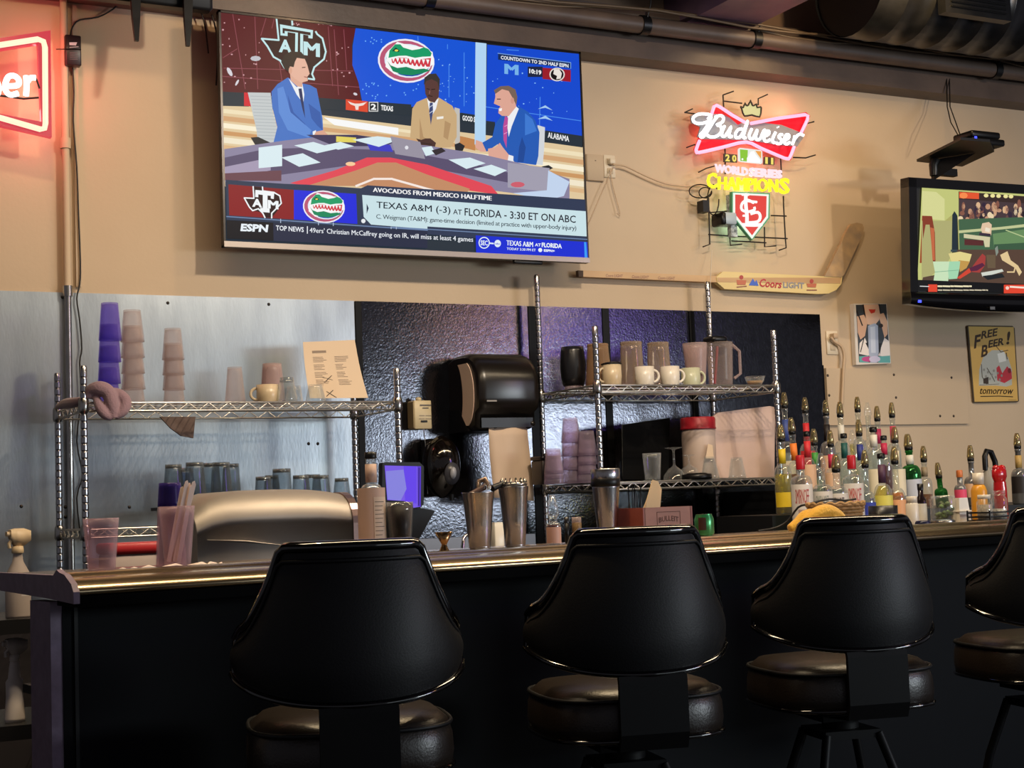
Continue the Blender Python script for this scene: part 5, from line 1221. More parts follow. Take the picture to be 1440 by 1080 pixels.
# ----------------------------------------------------------------- bottles
def bottle(label, p, h, r, m, neck=.3, liquid=None, fill=.5, lab=None, ncol=None, top='pourer', sq=False, name='liquor_bottle', cat='bottle', group=None, lean=0, capc='b01a24', shoulder=.16, txt=None, tcol='9c2020'):
    """glass bottle of glass height h; optional liquid, paper label, coloured neck band and pourer / cap"""
    t = thing(name, label, cat, p, group=group, rot=(0, lean, random.uniform(-.2, .2)))
    rn = max(.012, r*.36); hs = h*(1-neck-shoulder); hn = h*(1-neck)
    pr = [(0, .002), (r*.86, 0), (r, .006), (r, hs)]+[(rn+(r-rn)*math.cos(PI/2*k/5)**.9, hs+(hn-hs)*math.sin(PI/2*k/5)) for k in range(1, 6)]+[(rn, hn), (rn*.92, h*.95), (rn*1.1, h*.955), (rn*1.1, h*.985), (rn*.9, h), (rn*.7, h)]
    build('glass_body', MB().lathe(pr, n=20 if not sq else 8, cap=False), m, t)
    if liquid:
        q = r-.003; f = h*fill; pl = [(0, .006), (q, .006), (q, min(f, hs))]
        if f > hs: pl.append((rn+(q-rn)*math.cos(PI/2*min(1, (f-hs)/(hn-hs))), f))
        build('liquid', MB().lathe(pl+[(0, f)], n=20), liquid, t)
    if lab:
        z0, z1, mm = lab; ang = 1.25; rr = r+.0008
        rows = [[Vector((math.sin(a)*rr, -math.cos(a)*rr, z)) for a in [-ang+2*ang*j/10-.55 for j in range(11)]] for z in (h*z0, h*z1)]
        lo = build('paper_label', MB().grid(rows), mm, t)
        if txt:
            vs, fs = text2d(txt, .02); v3 = []
            for u, v in vs:
                a = -.62-.64+1.28*u; v3.append(Vector((math.sin(a)*(rr+.0006), -math.cos(a)*(rr+.0006), h*(z0+(z1-z0)*(.60+.30*v)))))
            build('label_lettering', MB().add(v3, fs), mat('ink_'+tcol, tcol, .5), lo)
            build('label_crest', MB().grid([[Vector((math.sin(a)*(rr+.0005), -math.cos(a)*(rr+.0005), h*(z0+(z1-z0)*z))) for a in [-.62-.4+.8*j/6 for j in range(7)]] for z in (.18, .48)]), mat('crest_'+tcol, 'a8908c', .5), lo)
    if ncol: build('neck_label', MB().lathe([(rn*1.08, hn+.004), (rn*1.12, hn+.004), (rn*1.12, hn+(h-hn)*.66), (rn*1.08, hn+(h-hn)*.66)], n=16, cap=False), ncol, t)
    if top == 'pourer':
        build('stopper', MB().lathe([(rn*.7, h-.004), (rn*1.15, h), (rn*1.2, h+.012), (rn*.6, h+.02)], n=12), blackplastic, t)
        build('pour_cover', MB().lathe([(rn*1.15, h+.012), (rn*1.3, h+.02), (rn*.95, h+.055), (rn*.6, h+.068), (rn*.4, h+.068)], n=12), brownp, t)
        build('spout', MB().tube([(0, 0, h+.015), (0, 0, h+.04), (.004, 0, h+.062)], .004, 6), steel, t)
    elif top == 'clearpourer':
        build('pour_cover', MB().lathe([(rn*1.1, h), (rn*1.5, h+.006), (rn*1.2, h+.03), (rn*.5, h+.06), (rn*.3, h+.06)], n=12), clear, t)
    elif top == 'cap':
        build('cap', MB().lathe([(rn*1.12, h*.86), (rn*1.16, h*.865), (rn*1.14, h+.006), (rn*1.0, h+.010), (0, h+.010)], n=16), mat('cap_'+capc, capc, .35), t)
    elif top == 'drop': build('cap', MB().lathe([(rn*1.1, h*.95), (rn*1.2, h*.96), (rn*1.15, h+.004), (0, h+.006)], n=14), blackplastic, t)
    return t
brownp = glass('brown_pourer', 'c4b894', .6, .06, .2, 'd0c098')
bclear = glass('bottle_glass', 'eef2f0', .5, .04, .07); bgreen = glass('green_bottle_glass', '4aa05c', .45, .05, .12, '60c070'); bamber = glass('amber_bottle_glass', '8a5a2c', .4, .06, .15); bdark = glass('dark_bottle_glass', '4c3c34', .4, .06, .2)
byell = glass('yellowish_bottle_glass', 'e4e2b4', .45, .05, .12)
def liq(n, c): return glass('liquid_'+n, c, .1, .1, .22, c, 0)
Lclear, Lyel, Lor, Lbl, Lamb, Lred, Lgreen = liq('clear', 'e4e8e4'), liq('yellow', 'e8d858'), liq('orange', 'f0a848'), liq('blue', '6474c8'), liq('amber', 'b07838'), liq('red', '8c2434'), liq('green', '9cc890')
def flat(n, c): return mat('label_'+n, c, .55)
rows_ = []
# (px, top row, r, glass, kwargs, label) by tier
def row(items, Y, z, tier):
    for px, ty, r, m, kw, lb in items:
        p = on(px, Y+kw.pop('dy', 0), z); hh = PY(px, ty, p.y).z-z; ex = {'pourer': .068, 'clearpourer': .06, 'cap': .010, 'drop': .006}[kw.get('top', 'pourer')]
        bottle(lb, p, hh-ex, r, m, group='bottles on the '+tier, **kw)
row([
 (1109, 552, .036, bclear, dict(neck=.42, liquid=Lclear, fill=.45, ncol=flat('blue', '3a4c8c'), lab=(.1,.35,flat('cream', 'd8ccb0'))), 'tallest leftmost bottle with a blue neck band and pale pourer'),
 (1138, 559, .034, bclear, dict(neck=.4, liquid=Lred, fill=.35, ncol=flat('red', 'c82830'), lab=(.15,.5,flat('red', 'c82830'))), 'bottle with red printed neck in the back row'),
 (1167, 563, .035, bdark, dict(neck=.36, liquid=Lamb, fill=.4, ncol=flat('black', '1c1414'), lab=(.12,.45,flat('peach', 'd8b090'))), 'dark bottle with a black neck in the back row'),
 (1187, 565, .036, bclear, dict(neck=.34, ncol=flat('white', 'd8d4c8'), liquid=Lclear, fill=.5), 'clear bottle with a white neck label beside the hanging cord'),
 (1212, 558, .033, bclear, dict(neck=.36, ncol=flat('white', 'd8d4c8'), liquid=Lclear, fill=.4), 'tall clear bottle with a white neck in the middle of the back row'),
 (1226, 566, .034, bclear, dict(neck=.34, top='clearpourer'), 'bottle with a clear cone pourer in the back row', ),
 (1239, 571, .034, bclear, dict(neck=.36, ncol=flat('magenta', 'a82450'), liquid=Lclear, fill=.5), 'bottle with a magenta neck band in the back row'),
 (1260, 566, .033, bclear, dict(neck=.38, ncol=flat('pink', 'd84468'), liquid=Lclear, fill=.5), 'bottle with a pink neck band at the right of the back row')], 5.50, 1.20, 'back tier')
row([
 (1104, 597, .036, bclear, dict(neck=.32, ncol=flat('yellow', 'd8b820'), liquid=Lyel, fill=.55, lab=(.1,.3,flat('yellow', 'd8b820'))), 'yellow-necked bottle at the left of the middle row'),
 (1125, 587, .035, bclear, dict(neck=.34, ncol=flat('orange', 'e07828'), liquid=Lamb, fill=.5, lean=-.06), 'slightly leaning bottle with an orange neck'),
 (1140, 606, .032, bclear, dict(neck=.32, ncol=flat('red', 'c82830'), liquid=Lamb, fill=.5, top='drop', lab=(.3,.6,flat('peach', 'd8b090'))), 'short bottle with a red neck in the middle row'),
 (1150, 603, .030, bclear, dict(neck=.32, ncol=flat('green', '3c8c38'), liquid=Lgreen, fill=.5), 'bottle with a green neck in the middle row'),
 (1173, 605, .032, bclear, dict(neck=.34, ncol=flat('crimson', 'b82048'), liquid=Lclear, fill=.5, lab=(.35,.6,flat('peach', 'd8b090'))), 'bottle with a crimson neck in the middle row'),
 (1192, 609, .033, bclear, dict(neck=.32, ncol=flat('teal', '14504c'), liquid=Lclear, fill=.6, top='drop'), 'bottle with a dark teal neck in the middle row'),
 (1204, 604, .030, byell, dict(neck=.36, liquid=Lyel, fill=.5, top='clearpourer'), 'pale yellow slender bottle in the middle row'),
 (1214, 590, .032, bclear, dict(neck=.34, ncol=flat('navy', '24307c'), liquid=Lclear, fill=.6), 'bottle with a navy blue neck in the middle row'),
 (1234, 600, .038, bclear, dict(neck=.24, ncol=flat('white', 'd8d4c8'), liquid=Lclear, fill=.7, top='drop', lab=(.15,.5,flat('cream', 'd8ccb0'))), 'round-shouldered clear bottle with a cream label'),
 (1248, 612, .032, bclear, dict(neck=.26, liquid=Lred, fill=.6, top='drop', ncol=flat('crimson', 'b82048')), 'red-filled bottle behind the yellow-label one'),
 (1264, 600, .036, bclear, dict(neck=.36, liquid=Lclear, fill=.6, ncol=flat('cream', 'd8ccb0'), lab=(.2,.6,flat('cream', 'd8ccb0'))), 'bottle with a long cream neck label'),
 (1286, 610, .042, bgreen, dict(neck=.26, ncol=flat('white', 'd8d4c8'), liquid=liq('dkgreen', '2c6c38'), fill=.7, lab=(.12,.5,flat('bluewhite', 'b8bcc8')), lean=-.05), 'broad green bottle with a pale blue label'),
 (1303, 627, .030, bclear, dict(neck=.34, liquid=Lamb, fill=.3, ncol=flat('pebble', '8c7c64')), 'grey-brown bottle right of the green one'),
 (1326, 650, .028, bgreen, dict(neck=.34, liquid=Lgreen, fill=.5, lean=-.08), 'small green bottle with a slanting pourer')], 5.12, 1.10, 'middle tier')
vl = flat('vodka', 'd4ccc4')
def vodka(cl, cap): return dict(neck=.21, shoulder=.10, liquid=Lclear, fill=.6, lab=(.10,.68,vl), top='cap' if cap else 'pourer', txt='SMIRNOFF', tcol=cl)
row([
 (1131, 640, .042, bclear, vodka('a02020', 1), 'leftmost vodka bottle with a red cap and white label'),
 (1160, 637, .039, bclear, dict(neck=.22, shoulder=.10, liquid=Lgreen, fill=.6, lab=(.10,.68,vl), top='clearpourer', txt='SMIRNOFF', tcol='8a9088'), 'vodka bottle with a pale pourer between two red-lettered ones'),
 (1181, 639, .040, bclear, vodka('3c2838', 0), 'vodka bottle with dark purple lettering and a pourer'),
 (1203, 640, .041, bclear, vodka('b03030', 1), 'second red-capped vodka bottle, right of the purple-lettered one'),
 (1222, 633, .034, bclear, dict(neck=.34, liquid=Lbl, fill=.4, lab=(.2,.5,flat('royal', '2c3c9c'))), 'bottle with a royal blue label in the front row'),
 (1245, 637, .037, bclear, dict(neck=.36, liquid=Lyel, fill=.62, ncol=flat('plum', '4c2c44'), top='drop', lab=(.06,.5,flat('lemon', 'd8cc5c'))), 'bottle of yellow liquid with a lemon label in the front row'),
 (1264, 628, .036, bclear, dict(neck=.34, liquid=Lor, fill=.6, lab=(.06,.5,flat('tangerine', 'dca070'))), 'bottle of orange liquid in the front row')], 4.80, 1.0, 'front step')
row([
 (1352, 661, .026, bdark, dict(neck=.36, liquid=Lamb, fill=.4, top='cap', capc='c87038', lab=(.2,.5,flat('pink', 'd84468'))), 'small dark bottle with an orange cap'),
 (1369, 626, .034, bdark, dict(neck=.34, liquid=Lred, fill=.4, lab=(.2,.5,flat('peach', 'd8b090'))), 'dark bottle with a grey pourer left of the black pump'),
 (1436, 609, .036, bdark, dict(neck=.36, liquid=Lamb, fill=.5, ncol=flat('ochre', 'b89858'), lab=(.2,.5,flat('black', '1c1414'))), 'dark brown bottle at the right edge of the frame')], 5.03, 1.10, 'right of the middle tier')
# black pump bottle and red jug
p = on(1392, 5.0, 1.10); h = PY(1392, 634, 5.0).z-1.10
t = thing('pump_bottle', 'bottle with a black hooked pump head behind the orange juice bottle', 'bottle', p)
build('bottle_body', MB().lathe([(0, 0), (.035, 0), (.035, h*.5), (.015, h*.65), (.015, h*.7), (0, h*.7)]), mat('grey_body', '8a857c', .5), t)
build('pump_hook', MB().tube([(-.012, 0, h*.65), (-.012, 0, h*.9), (0, 0, h), (.025, 0, h*.98), (.045, 0, h*.8), (.05, 0, h*.5)], .012, 8), blackplastic, t)
# juice bottle
def atbar(px, tt): return onbar(px, tt)
p = atbar(1379, .42); h = hpx(p, 665, 1379)
t = thing('juice_bottle', 'squat orange juice bottle with a white cap behind the condiment caddy', 'bottle', p)
build('bottle_body', MB().lathe([(0, 0), (.026, 0), (.028, .01), (.028, h*.62), (.024, h*.70), (.017, h*.76), (0, h*.76)]), mat('orange_juice', 'd8962c', .3), t)
build('cap', MB().lathe([(0, h*.76), (.019, h*.76), (.020, h), (0, h)], n=20), white, t)
p = atbar(1409, .47); h = hpx(p, 655, 1409)
t = thing('red_squeeze_bottle', 'glossy red heart-topped squeeze bottle on the bar', 'bottle', p)
rd = mat('glossy_red', 'b0181c', .2, coat=.4)
build('bottle_body', MB().lathe([(0, 0), (.024, 0), (.024, h*.55), (.022, h*.7)], n=20).loft([[Vector((math.cos(a)*.024*f, math.sin(a)*.016*f, z)) for a in [2*PI*j/16 for j in range(16)]] for z, f in ((h*.68, .9), (h*.8, 1.3), (h*.92, 1.25), (h, .6))], True, True, True), rd, t)
for sx in (-1, 1): build('top_lobe', MB().lathe([(0, 0), (.012, .004), (.014, .012), (.009, .020), (0, .023)], (sx*.014, 0, h*.90), 14), rd, t)
# caddy with jars
p = atbar(1396, .22); hb = .028
t = thing('condiment_caddy', 'black wire condiment caddy on the bar at the right edge', 'caddy', p, BA)
for z in (.006, .018, .032): build('caddy_rail', MB().box((0, -.045, z), (.14, .003, .005)).box((0, .045, z), (.14, .003, .005)).box((-.07, 0, z), (.003, .09, .005)).box((.07, 0, z), (.003, .09, .005)), blackmetal, t)
for sx in (-1, 1):
    for sy in (-1, 1): build('caddy_post', MB().cyl((sx*.07, sy*.045, 0), (sx*.07, sy*.045, .04), .003), blackmetal, t)
build('caddy_floor', MB().box((0, 0, .003), (.14, .09, .003)), blackmetal, t)
for k, (dx, ty, cc) in enumerate(((-.032, 695, 'b8a890'), (.034, 690, 'e0dcd4'))):
    q = p+Vector((dx, 0, .0055)); h = PY(1400, ty, q.y).z-q.z
    j = thing('condiment_jar', ['glass jar of grey pepper with a pale lid in the caddy', 'glass shaker jar of salt in the caddy'][k], 'jar', q)
    build('jar_glass', MB().lathe([(0, 0), (.023, 0), (.025, .008), (.025, h*.72), (.019, h*.82), (.019, h*.86), (.0, h*.86)], n=18), clear, j)
    build('jar_lid', MB().lathe([(0, h*.84), (.021, h*.84), (.021, h), (0, h)], n=18), white if k == 0 else clear, j)
    build('jar_contents', MB().lathe([(0, .003), (.022, .004), (.022, h*(.62 if k == 0 else .38)), (0, h*(.6 if k == 0 else .36))], n=18), mat('contents_'+cc, cc, .8, noise=(200, '8a8074')), j)
# white tub, lidded dish, jar of limes, pill bottle, small dark bottle, navy puck
p = atbar(1352, .36); t = thing('white_tub', 'small white tapered tub on the bar left of the caddy', 'tub', p); h = hpx(p, 700, 1352)
build('tub_body', MB().loft([[Vector((sx*a, sy*a*.8, z)) for sx, sy in ((-1,-1),(1,-1),(1,1),(-1,1))] for z, a in ((0, .026), (h, .019))], True, True, True, False), white, t); build('tub_rim', MB().rbox((0, 0, h*.45), (.056, .05, .006), .004), white, t)
p = atbar(1326, .20); t = thing('chrome_dish', 'low round chrome dish on the bar right of the navy puck', 'dish', p)
build('dish_body', MB().lathe([(0, 0), (.036, 0), (.040, .012), (.038, .014), (.034, .006), (0, .005)], n=28), steel, t); build('dish_lid', MB().lathe([(0, .012), (.036, .012), (.034, .017), (0, .018)], n=28), mat('bluish_lid', '6a747c', .3, metal=.6), t)
p = atbar(1328, .40); h = hpx(p, 697, 1328); t = thing('garnish_jar', 'wide glass jar of dark and green garnish on the bar', 'jar', p)
build('jar_glass', MB().lathe([(0, 0), (.038, 0), (.044, .01), (.044, h*.8), (.040, h*.9), (.040, h), (.038, h), (.038, h*.9)], n=24, cap=False), clear, t)
random.seed(4); mb = MB()
for k in range(26): mb.lathe([(0, -.008), (.009, -.003), (.009, .003), (0, .008)], (random.uniform(-.026, .026), random.uniform(-.026, .026), random.uniform(.012, h*.75)), 6)
o = build('garnish_pieces', mb, mat('garnish', '2c2a30', .5, noise=(30, '7c9c50')), t); o['kind'] = 'stuff'
p = atbar(1284, .38); h = hpx(p, 698, 1284); t = thing('pill_bottle', 'white plastic supplement bottle on the bar', 'bottle', p)
build('bottle_body', MB().lathe([(0, 0), (.020, 0), (.021, .004), (.021, h*.72), (.017, h*.78)], n=20, cap=False), white, t); build('cap', MB().lathe([(0, h*.76), (.018, h*.76), (.018, h*.98), (.016, h), (0, h)], n=20), white, t)
p = atbar(1297, .44); h = hpx(p, 680, 1297); t = thing('bitters_bottle', 'slim dark bottle with a white label beside the white supplement bottle', 'bottle', p)
build('bottle_body', MB().lathe([(0, 0), (.018, 0), (.018, h*.6), (.009, h*.7), (.009, h*.9), (0, h*.9)], n=16), mat('dark_brown_glass', '1c1214', .15), t); build('cap', MB().lathe([(.010, h*.84), (.011, h), (0, h)], n=12), blackplastic, t); build('paper_label', MB().lathe([(.0185, .01), (.0185, h*.5)], n=16, cap=False), mat('label_white', 'b8b4b8', .5), t)
p = atbar(1298, .20); t = thing('navy_puck', 'dark navy twist cap lying on the bar', 'cap', p); build('cap_body', MB().lathe([(0, 0), (.022, 0), (.024, .004), (.024, .012), (.020, .017), (0, .017)], n=20), mat('navy_plastic', '14183a', .3), t); build('cap_ridge', MB().lathe([(.0245, .003), (.0255, .006), (.0245, .009)], n=20, cap=False), mat('navy_plastic', '14183a', .3), t)
p = atbar(1243, .36); t = thing('black_band_dish', 'wide shallow black dish on the bar right of the wicker basket', 'dish', p); h = hpx(p, 711, 1243)
build('dish_wall', MB().lathe([(0, 0), (.042, 0), (.047, .004), (.047, h), (.044, h), (.044, .006), (0, .005)], n=30), mat('charcoal_plastic', '18181c', .35), t); build('inner_towel', MB().lathe([(0, h*.3), (.040, h*.4), (.04, h*.7), (0, h*.8)], n=20), mat('dark_content', '2c2a2e', .7), t)
p = atbar(1234, .17); t = thing('folded_napkin', 'pinkish folded cloth lying before the black dish', 'cloth', p, BA)
build('napkin_fold', MB().rbox((0, 0, .008), (.10, .04, .014), .008), mat('pinkish_cloth', 'b09490', .8), t); build('napkin_fold', MB().rbox((.01, .004, .018), (.085, .03, .010), .006), mat('pinkish_cloth', 'b09490', .8), t)

# wicker basket with cord
p = atbar(1177, .36); t = thing('wicker_basket', 'tan oval wicker basket on the bar in front of the vodka bottles', 'basket', p, BA)
h = hpx(p, 708, 1177)
wick = mat('wicker', 'b08858', .6, noise=(60, '94703f')); RA, RB = .108, .068
build('basket_floor', MB().lathe([(0, .003), (.07, .003), (.07, .008), (0, .008)], n=30, sy=.66), wick, t)
for k in range(8):
    f = .72+.28*(k+.5)/8; zz = h*(k+.5)/8
    pts = []
    for j in range(72):
        a = 2*PI*j/72; wv = .0022*(1 if (j//2+k) % 2 else -1); pts.append((math.cos(a)*(RA*f+wv), math.sin(a)*(RB*f+wv), zz))
    build('wicker_strand', MB().tube(pts, h/16*1.05, 5, True), wick, t)
for j in range(36):
    a = 2*PI*(j+.25)/36; build('wicker_stake', MB().tube([(math.cos(a)*RA*.72, math.sin(a)*RB*.72, .002), (math.cos(a)*RA, math.sin(a)*RB, h)], .0022, 5), wick, t)
build('braided_rim', MB().tube([(math.cos(a)*RA, math.sin(a)*RB, h+.003*math.sin(a*18)) for a in [2*PI*j/90 for j in range(90)]], .005, 6, True), wick, t)
build('dark_contents', MB().lathe([(0, h*.6), (.08, h*.7), (.05, h*1.05), (0, h*1.12)], n=24, sy=.65), mat('dark_content', '2c2a2e', .7, bump=(60, .5)), t)
tag(build('looped_cable', MB().tube([onbar(x, tt)+Vector((0, 0, z)) for x, tt, z in smooth([(1066,.50,.004),(1090,.50,.010),(1108,.48,.03),(1124,.45,h*.9),(1140,.42,h*1.02),(1168,.42,h*1.18),(1190,.40,h*1.1),(1206,.38,h*1.15)], 3)], .0035, 6), cablem), 'black cord looping over the rim of the wicker basket', 'cord')
# yellow cloth
yel = mat('yellow_microfibre', 'd8a22c', .9, bump=(160, .3), sheen=.4)
Yc = atbar(1150, .2).y
ropes('yellow_cloth', 'crumpled yellow cleaning cloth on the bar before the wicker basket', yel, [
    ([(1110,744,.0),(1124,736,.0),(1134,726,.0),(1146,720,.0)], .020, Yc), ([(1130,736,-.02),(1146,724,-.02),(1162,720,-.01),(1178,726,.0),(1188,736,.0)], .022, Yc),
    ([(1122,744,-.01),(1140,738,-.02),(1156,738,-.02),(1176,742,-.01)], .018, Yc), ([(1150,728,.01),(1168,732,-.01),(1182,742,.0)], .022, Yc), ([(1142,744,.02),(1160,732,.02),(1180,734,.02)], .026, Yc), ([(1136,742,.0),(1150,732,-.03),(1160,742,-.02)], .014, Yc)])

# middle of the bar: syrup bottle, cola, jigger, shakers, small bottles, box, can
p = atbar(525, .40); h = hpx(p, 636, 522)
t = bottle('syrup bottle with a big paper label and dark red remains on the bar', p, h-.004, .037, bclear, neck=.30, shoulder=.22, liquid=Lred, fill=.22, lab=(.16,.66,mat('cream_label', 'c8a898', .6)), ncol=flat('peachneck', 'c8a898'), top='drop', name='syrup_bottle')
build('red_label_base', MB().lathe([(.0375, h*.02), (.0375, h*.12)], n=20, cap=False), mat('dark_red_label', '6c1c2c', .5), t)
rows = [[Vector((math.sin(a)*.0385, -math.cos(a)*.0385, z)) for a in [-.35+1.0*j/6 for j in range(7)]] for z in (h*.14, h*.56)]
o = build('nutrition_panel', MB().grid(rows), mat('panel_paper', 'd4bca8', .6), t)
for k in range(9): build('panel_line', MB().grid([[Vector((math.sin(a)*.0389, -math.cos(a)*.0389, z)) for a in [-.28+(.5+.3*((k*7) % 3)/3)*j/4 for j in range(5)]] for z in (h*(.19+k*.04), h*(.19+k*.04)+.0015)]), mat('dark_ink', '4a4038', .7), o)
p = atbar(564, .36); h = hpx(p, 706, 564)
t = thing('pint_glass', 'pint glass of dark cola on the bar', 'glass', p); cup(t, .026, .036, h, glass('pint_glass', 'fafafa', .25, .04, .01), True)
build('cola', MB().lathe([(0, .008), (.0232, .008), (.0325, h*.93), (0, h*.93)], n=24), mat('cola', '100706', .4, spec=.2), t)
p = atbar(625, .30); h = hpx(p, 748, 625)
t = thing('jigger', 'small brass double-cone jigger on the bar', 'jigger', p); brass = mat('brass', 'b08a5c', .22, metal=1)
build('lower_cone', MB().lathe([(.015, 0), (.006, h*.38)], n=24, cap=False), brass, t); build('upper_cone', MB().lathe([(.006, h*.36), (.024, h), (.0225, h), (.004, h*.38)], n=24, cap=False), brass, t); build('waist_ring', MB().lathe([(.006, h*.34), (.008, h*.37), (.006, h*.40)], n=20, cap=False), brass, t)
tin = mat('shaker_steel', 'c0bfc2', .24, metal=1, noise=(12, 'acabae'))
def shaker(label, px, tt, ty, wpx, extra=None):
    p = atbar(px, tt); h = hpx(p, ty, px); r = wpx/2*mpp(p)
    t = thing('cocktail_shaker', label, 'shaker', p)
    build('tin_body', MB().lathe([(0, 0), (r*.62, 0), (r*.66, .004), (r*.8, h*.45), (r*.93, h*.86), (r*.96, h*.88), (r, h*.985), (r*1.02, h), (r*.98, h), (r*.9, h*.86), (r*.6, .01), (0, .008)], n=32), tin, t)
    build('base_ring', MB().lathe([(r*.63, .001), (r*.68, .004), (r*.64, .009)], n=28, cap=False), tin, t)
    return t, p, h, r
t, p, h, r = shaker('left steel shaker tin holding a spring strainer', 675, .40, 692, 46)
build('wood_handle', MB().tube([(-.03, 0, h-.01), (.02, -.01, h+.016)], .008, 8), mat('dark_wood', '4a3028', .5), t)
spring = []
for k in range(120): a = k*2*PI/12; b_ = k*2*PI/120; spring.append((.018+math.cos(b_)*.017+math.cos(a)*.004*math.cos(b_), math.sin(b_)*.017, h+.02+math.sin(a)*.007+.008*math.sin(b_)))
build('spring_coil', MB().tube(spring, .0012, 4), steel, t)
build('twisted_peel', MB().tube([(.0, .0, h+.01), (.01, .01, h+.03), (.022, .0, h+.035), (.03, -.005, h+.015), (.02, -.01, h+.008)], [.003, .007, .008, .006, .003], 8), mat('foil_scrap', '8a7464', .35, metal=.6), t)
t, p, h, r = shaker('middle steel shaker tin with a lined strainer dropped in its mouth', 725, .40, 684, 43)
build('strainer_disc', MB().lathe([(0, h), (.036, h), (.040, h+.006), (.030, h+.012), (0, h+.012)], n=28), steel, t)
for k in range(14):
    a = 2*PI*k/14; build('strainer_coil', MB().tube([(math.cos(a)*.030, math.sin(a)*.030, h+.010), (math.cos(a)*.033, math.sin(a)*.033, h+.022), (math.cos(a)*.037, math.sin(a)*.037, h+.010)], .0022, 5), steel, t)
build('strainer_handle', MB().tube([(-.03, 0, h+.010), (-.07, -.01, h-.004)], [.007, .010], 8), blackmetal, t)
p = atbar(855, .40); h = hpx(p, 659, 855); r = 20.5*mpp(p)
t = thing('cocktail_shaker', 'tall two-piece shaker with a black band behind the second stool', 'shaker', p)
build('tin_body', MB().lathe([(0, 0), (r*.6, 0), (r*.62, .004), (r*.95, h*.74), (r*.97, h*.76), (0, h*.76)], n=32), tin, t)
build('black_band', MB().lathe([(r*.98, h*.755), (r*1.01, h*.76), (r*1.01, h*.86), (r*.98, h*.865)], n=32, cap=False), blackplastic, t)
build('upper_tin', MB().lathe([(r*.98, h*.85), (r*1.0, h*.86), (r, h*.99), (r*.96, h), (0, h)], n=32), tin, t)
# small pourer bottle, black vial, spice jar
p = atbar(779, .42); h = hpx(p, 696, 779)
bottle('small square bottle with a peach label and thin pourer on the bar', p, h-.06, .021, bclear, neck=.22, shoulder=.14, liquid=Lred, fill=.7, lab=(.04,.62,mat('peach_label', 'c89c8c', .5)), top='clearpourer', name='small_bottle')
p = atbar(798, .44); h = hpx(p, 727, 798); t = thing('black_vial', 'slim black vial between the small bottle and the spice jar', 'bottle', p)
build('vial_body', MB().lathe([(0, 0), (.0065, 0), (.0065, h*.8), (0, h*.8)], n=14), blackplastic, t); build('vial_cap', MB().lathe([(.007, h*.78), (.007, h), (0, h)], n=14), mat('black_jar', '18181c', .3), t)
p = atbar(812, .44); h = hpx(p, 727, 812); t = thing('spice_jar', 'small spice jar with a translucent cap on the bar', 'jar', p)
build('jar_body', MB().lathe([(0, 0), (.014, 0), (.014, h*.76), (.012, h*.80), (0, h*.80)], n=18), mat('brown_spice', '6c5432', .5, noise=(150, '8c7048')), t); build('cap', MB().lathe([(.0135, h*.78), (.0135, h), (0, h)], n=18), pinkg, t)
# wooden napkin box
p = atbar(905, .36); 
t = thing('bar_caddy', 'red-brown wooden napkin box branded with a boxed word on the bar', 'napkin box', p, .06)
H = hpx(p, 713, 930); mw = mat('red_brown_wood', '8c4436', .5, noise=(16, '783628'), stretch=(.4, 1, 1)); mw2 = mat('front_brown_wood', '96604c', .5, noise=(16, '86523f'), stretch=(.4, 1, 1))
x0_ = PY(903, 730, p.y-.06).x-p.x; x1_ = PY(972, 730, p.y-.06).x-p.x; D0, D1 = -.06, .09
build('front_board', MB().box(((x0_+x1_)/2, D0, H/2), (x1_-x0_, .008, H)), mw2, t); build('back_board', MB().box(((x0_+x1_)/2, D1, H/2), (x1_-x0_, .008, H)), mw2, t)
for x in (x0_, x1_): build('side_board', MB().box((x, (D0+D1)/2, H/2), (.008, D1-D0+.008, H)), mw, t)
build('divider', MB().box((x0_+.03, (D0+D1)/2, H*.45), (.006, D1-D0, H*.9)), mw, t); build('box_floor', MB().box(((x0_+x1_)/2, (D0+D1)/2, .004), (x1_-x0_, D1-D0, .008)), mw, t)
fw = x1_-x0_; fy = D0-.0045
mb = MB()
for (a, b, c, d) in ((.26,.30,.76,.32), (.26,.84,.76,.86), (.26,.30,.27,.86), (.75,.30,.76,.86)): mb.add([(x0_+fw*a, fy, H*(b if b < d else d)), (x0_+fw*c, fy, H*b), (x0_+fw*c, fy, H*d), (x0_+fw*a, fy, H*d)], [(0,1,2,3)])
vs, fs = text2d('BULLEIT', .015); mb.add([(x0_+fw*(.30+.42*u), fy, H*(.52+.16*v+.05*math.sin(PI*u))) for u, v in vs], fs)
mb.add([(x0_+fw*.42, fy, H*.44), (x0_+fw*.60, fy, H*.44), (x0_+fw*.60, fy, H*.46), (x0_+fw*.42, fy, H*.46)], [(0,1,2,3)])
o = build('burnt_branding', mb, mat('burnt_ink', '4a2418', .7), t); o['kind'] = 'stuff'
nap = mat('tan_napkin', 'd8bc94', .8)
for k in range(7):
    b0 = Vector((x0_+.045+k*.006, -.02+k*.012, .01)); n_ = thing('cocktail_napkin', ['first','second','third','fourth','fifth','sixth','seventh'][k]+' tan napkin from the left, standing in the wooden box', 'napkin', p+b0, .06, group='napkins standing in the wooden box')
    dx = .040+.004*k; hh = H*(1.75-.04*k)
    build('napkin_sheet', MB().prism([(-.02, 0, 0), (.03, 0, 0), (.03+dx*.4, 0, hh*.6), (dx*.9+.006, 0, hh*.97), (dx*.55, 0, hh), (-.004, 0, hh*.6)], (0, .003, 0)), nap, n_)
stb = mat('black_straw', '0c0c0e', .4)
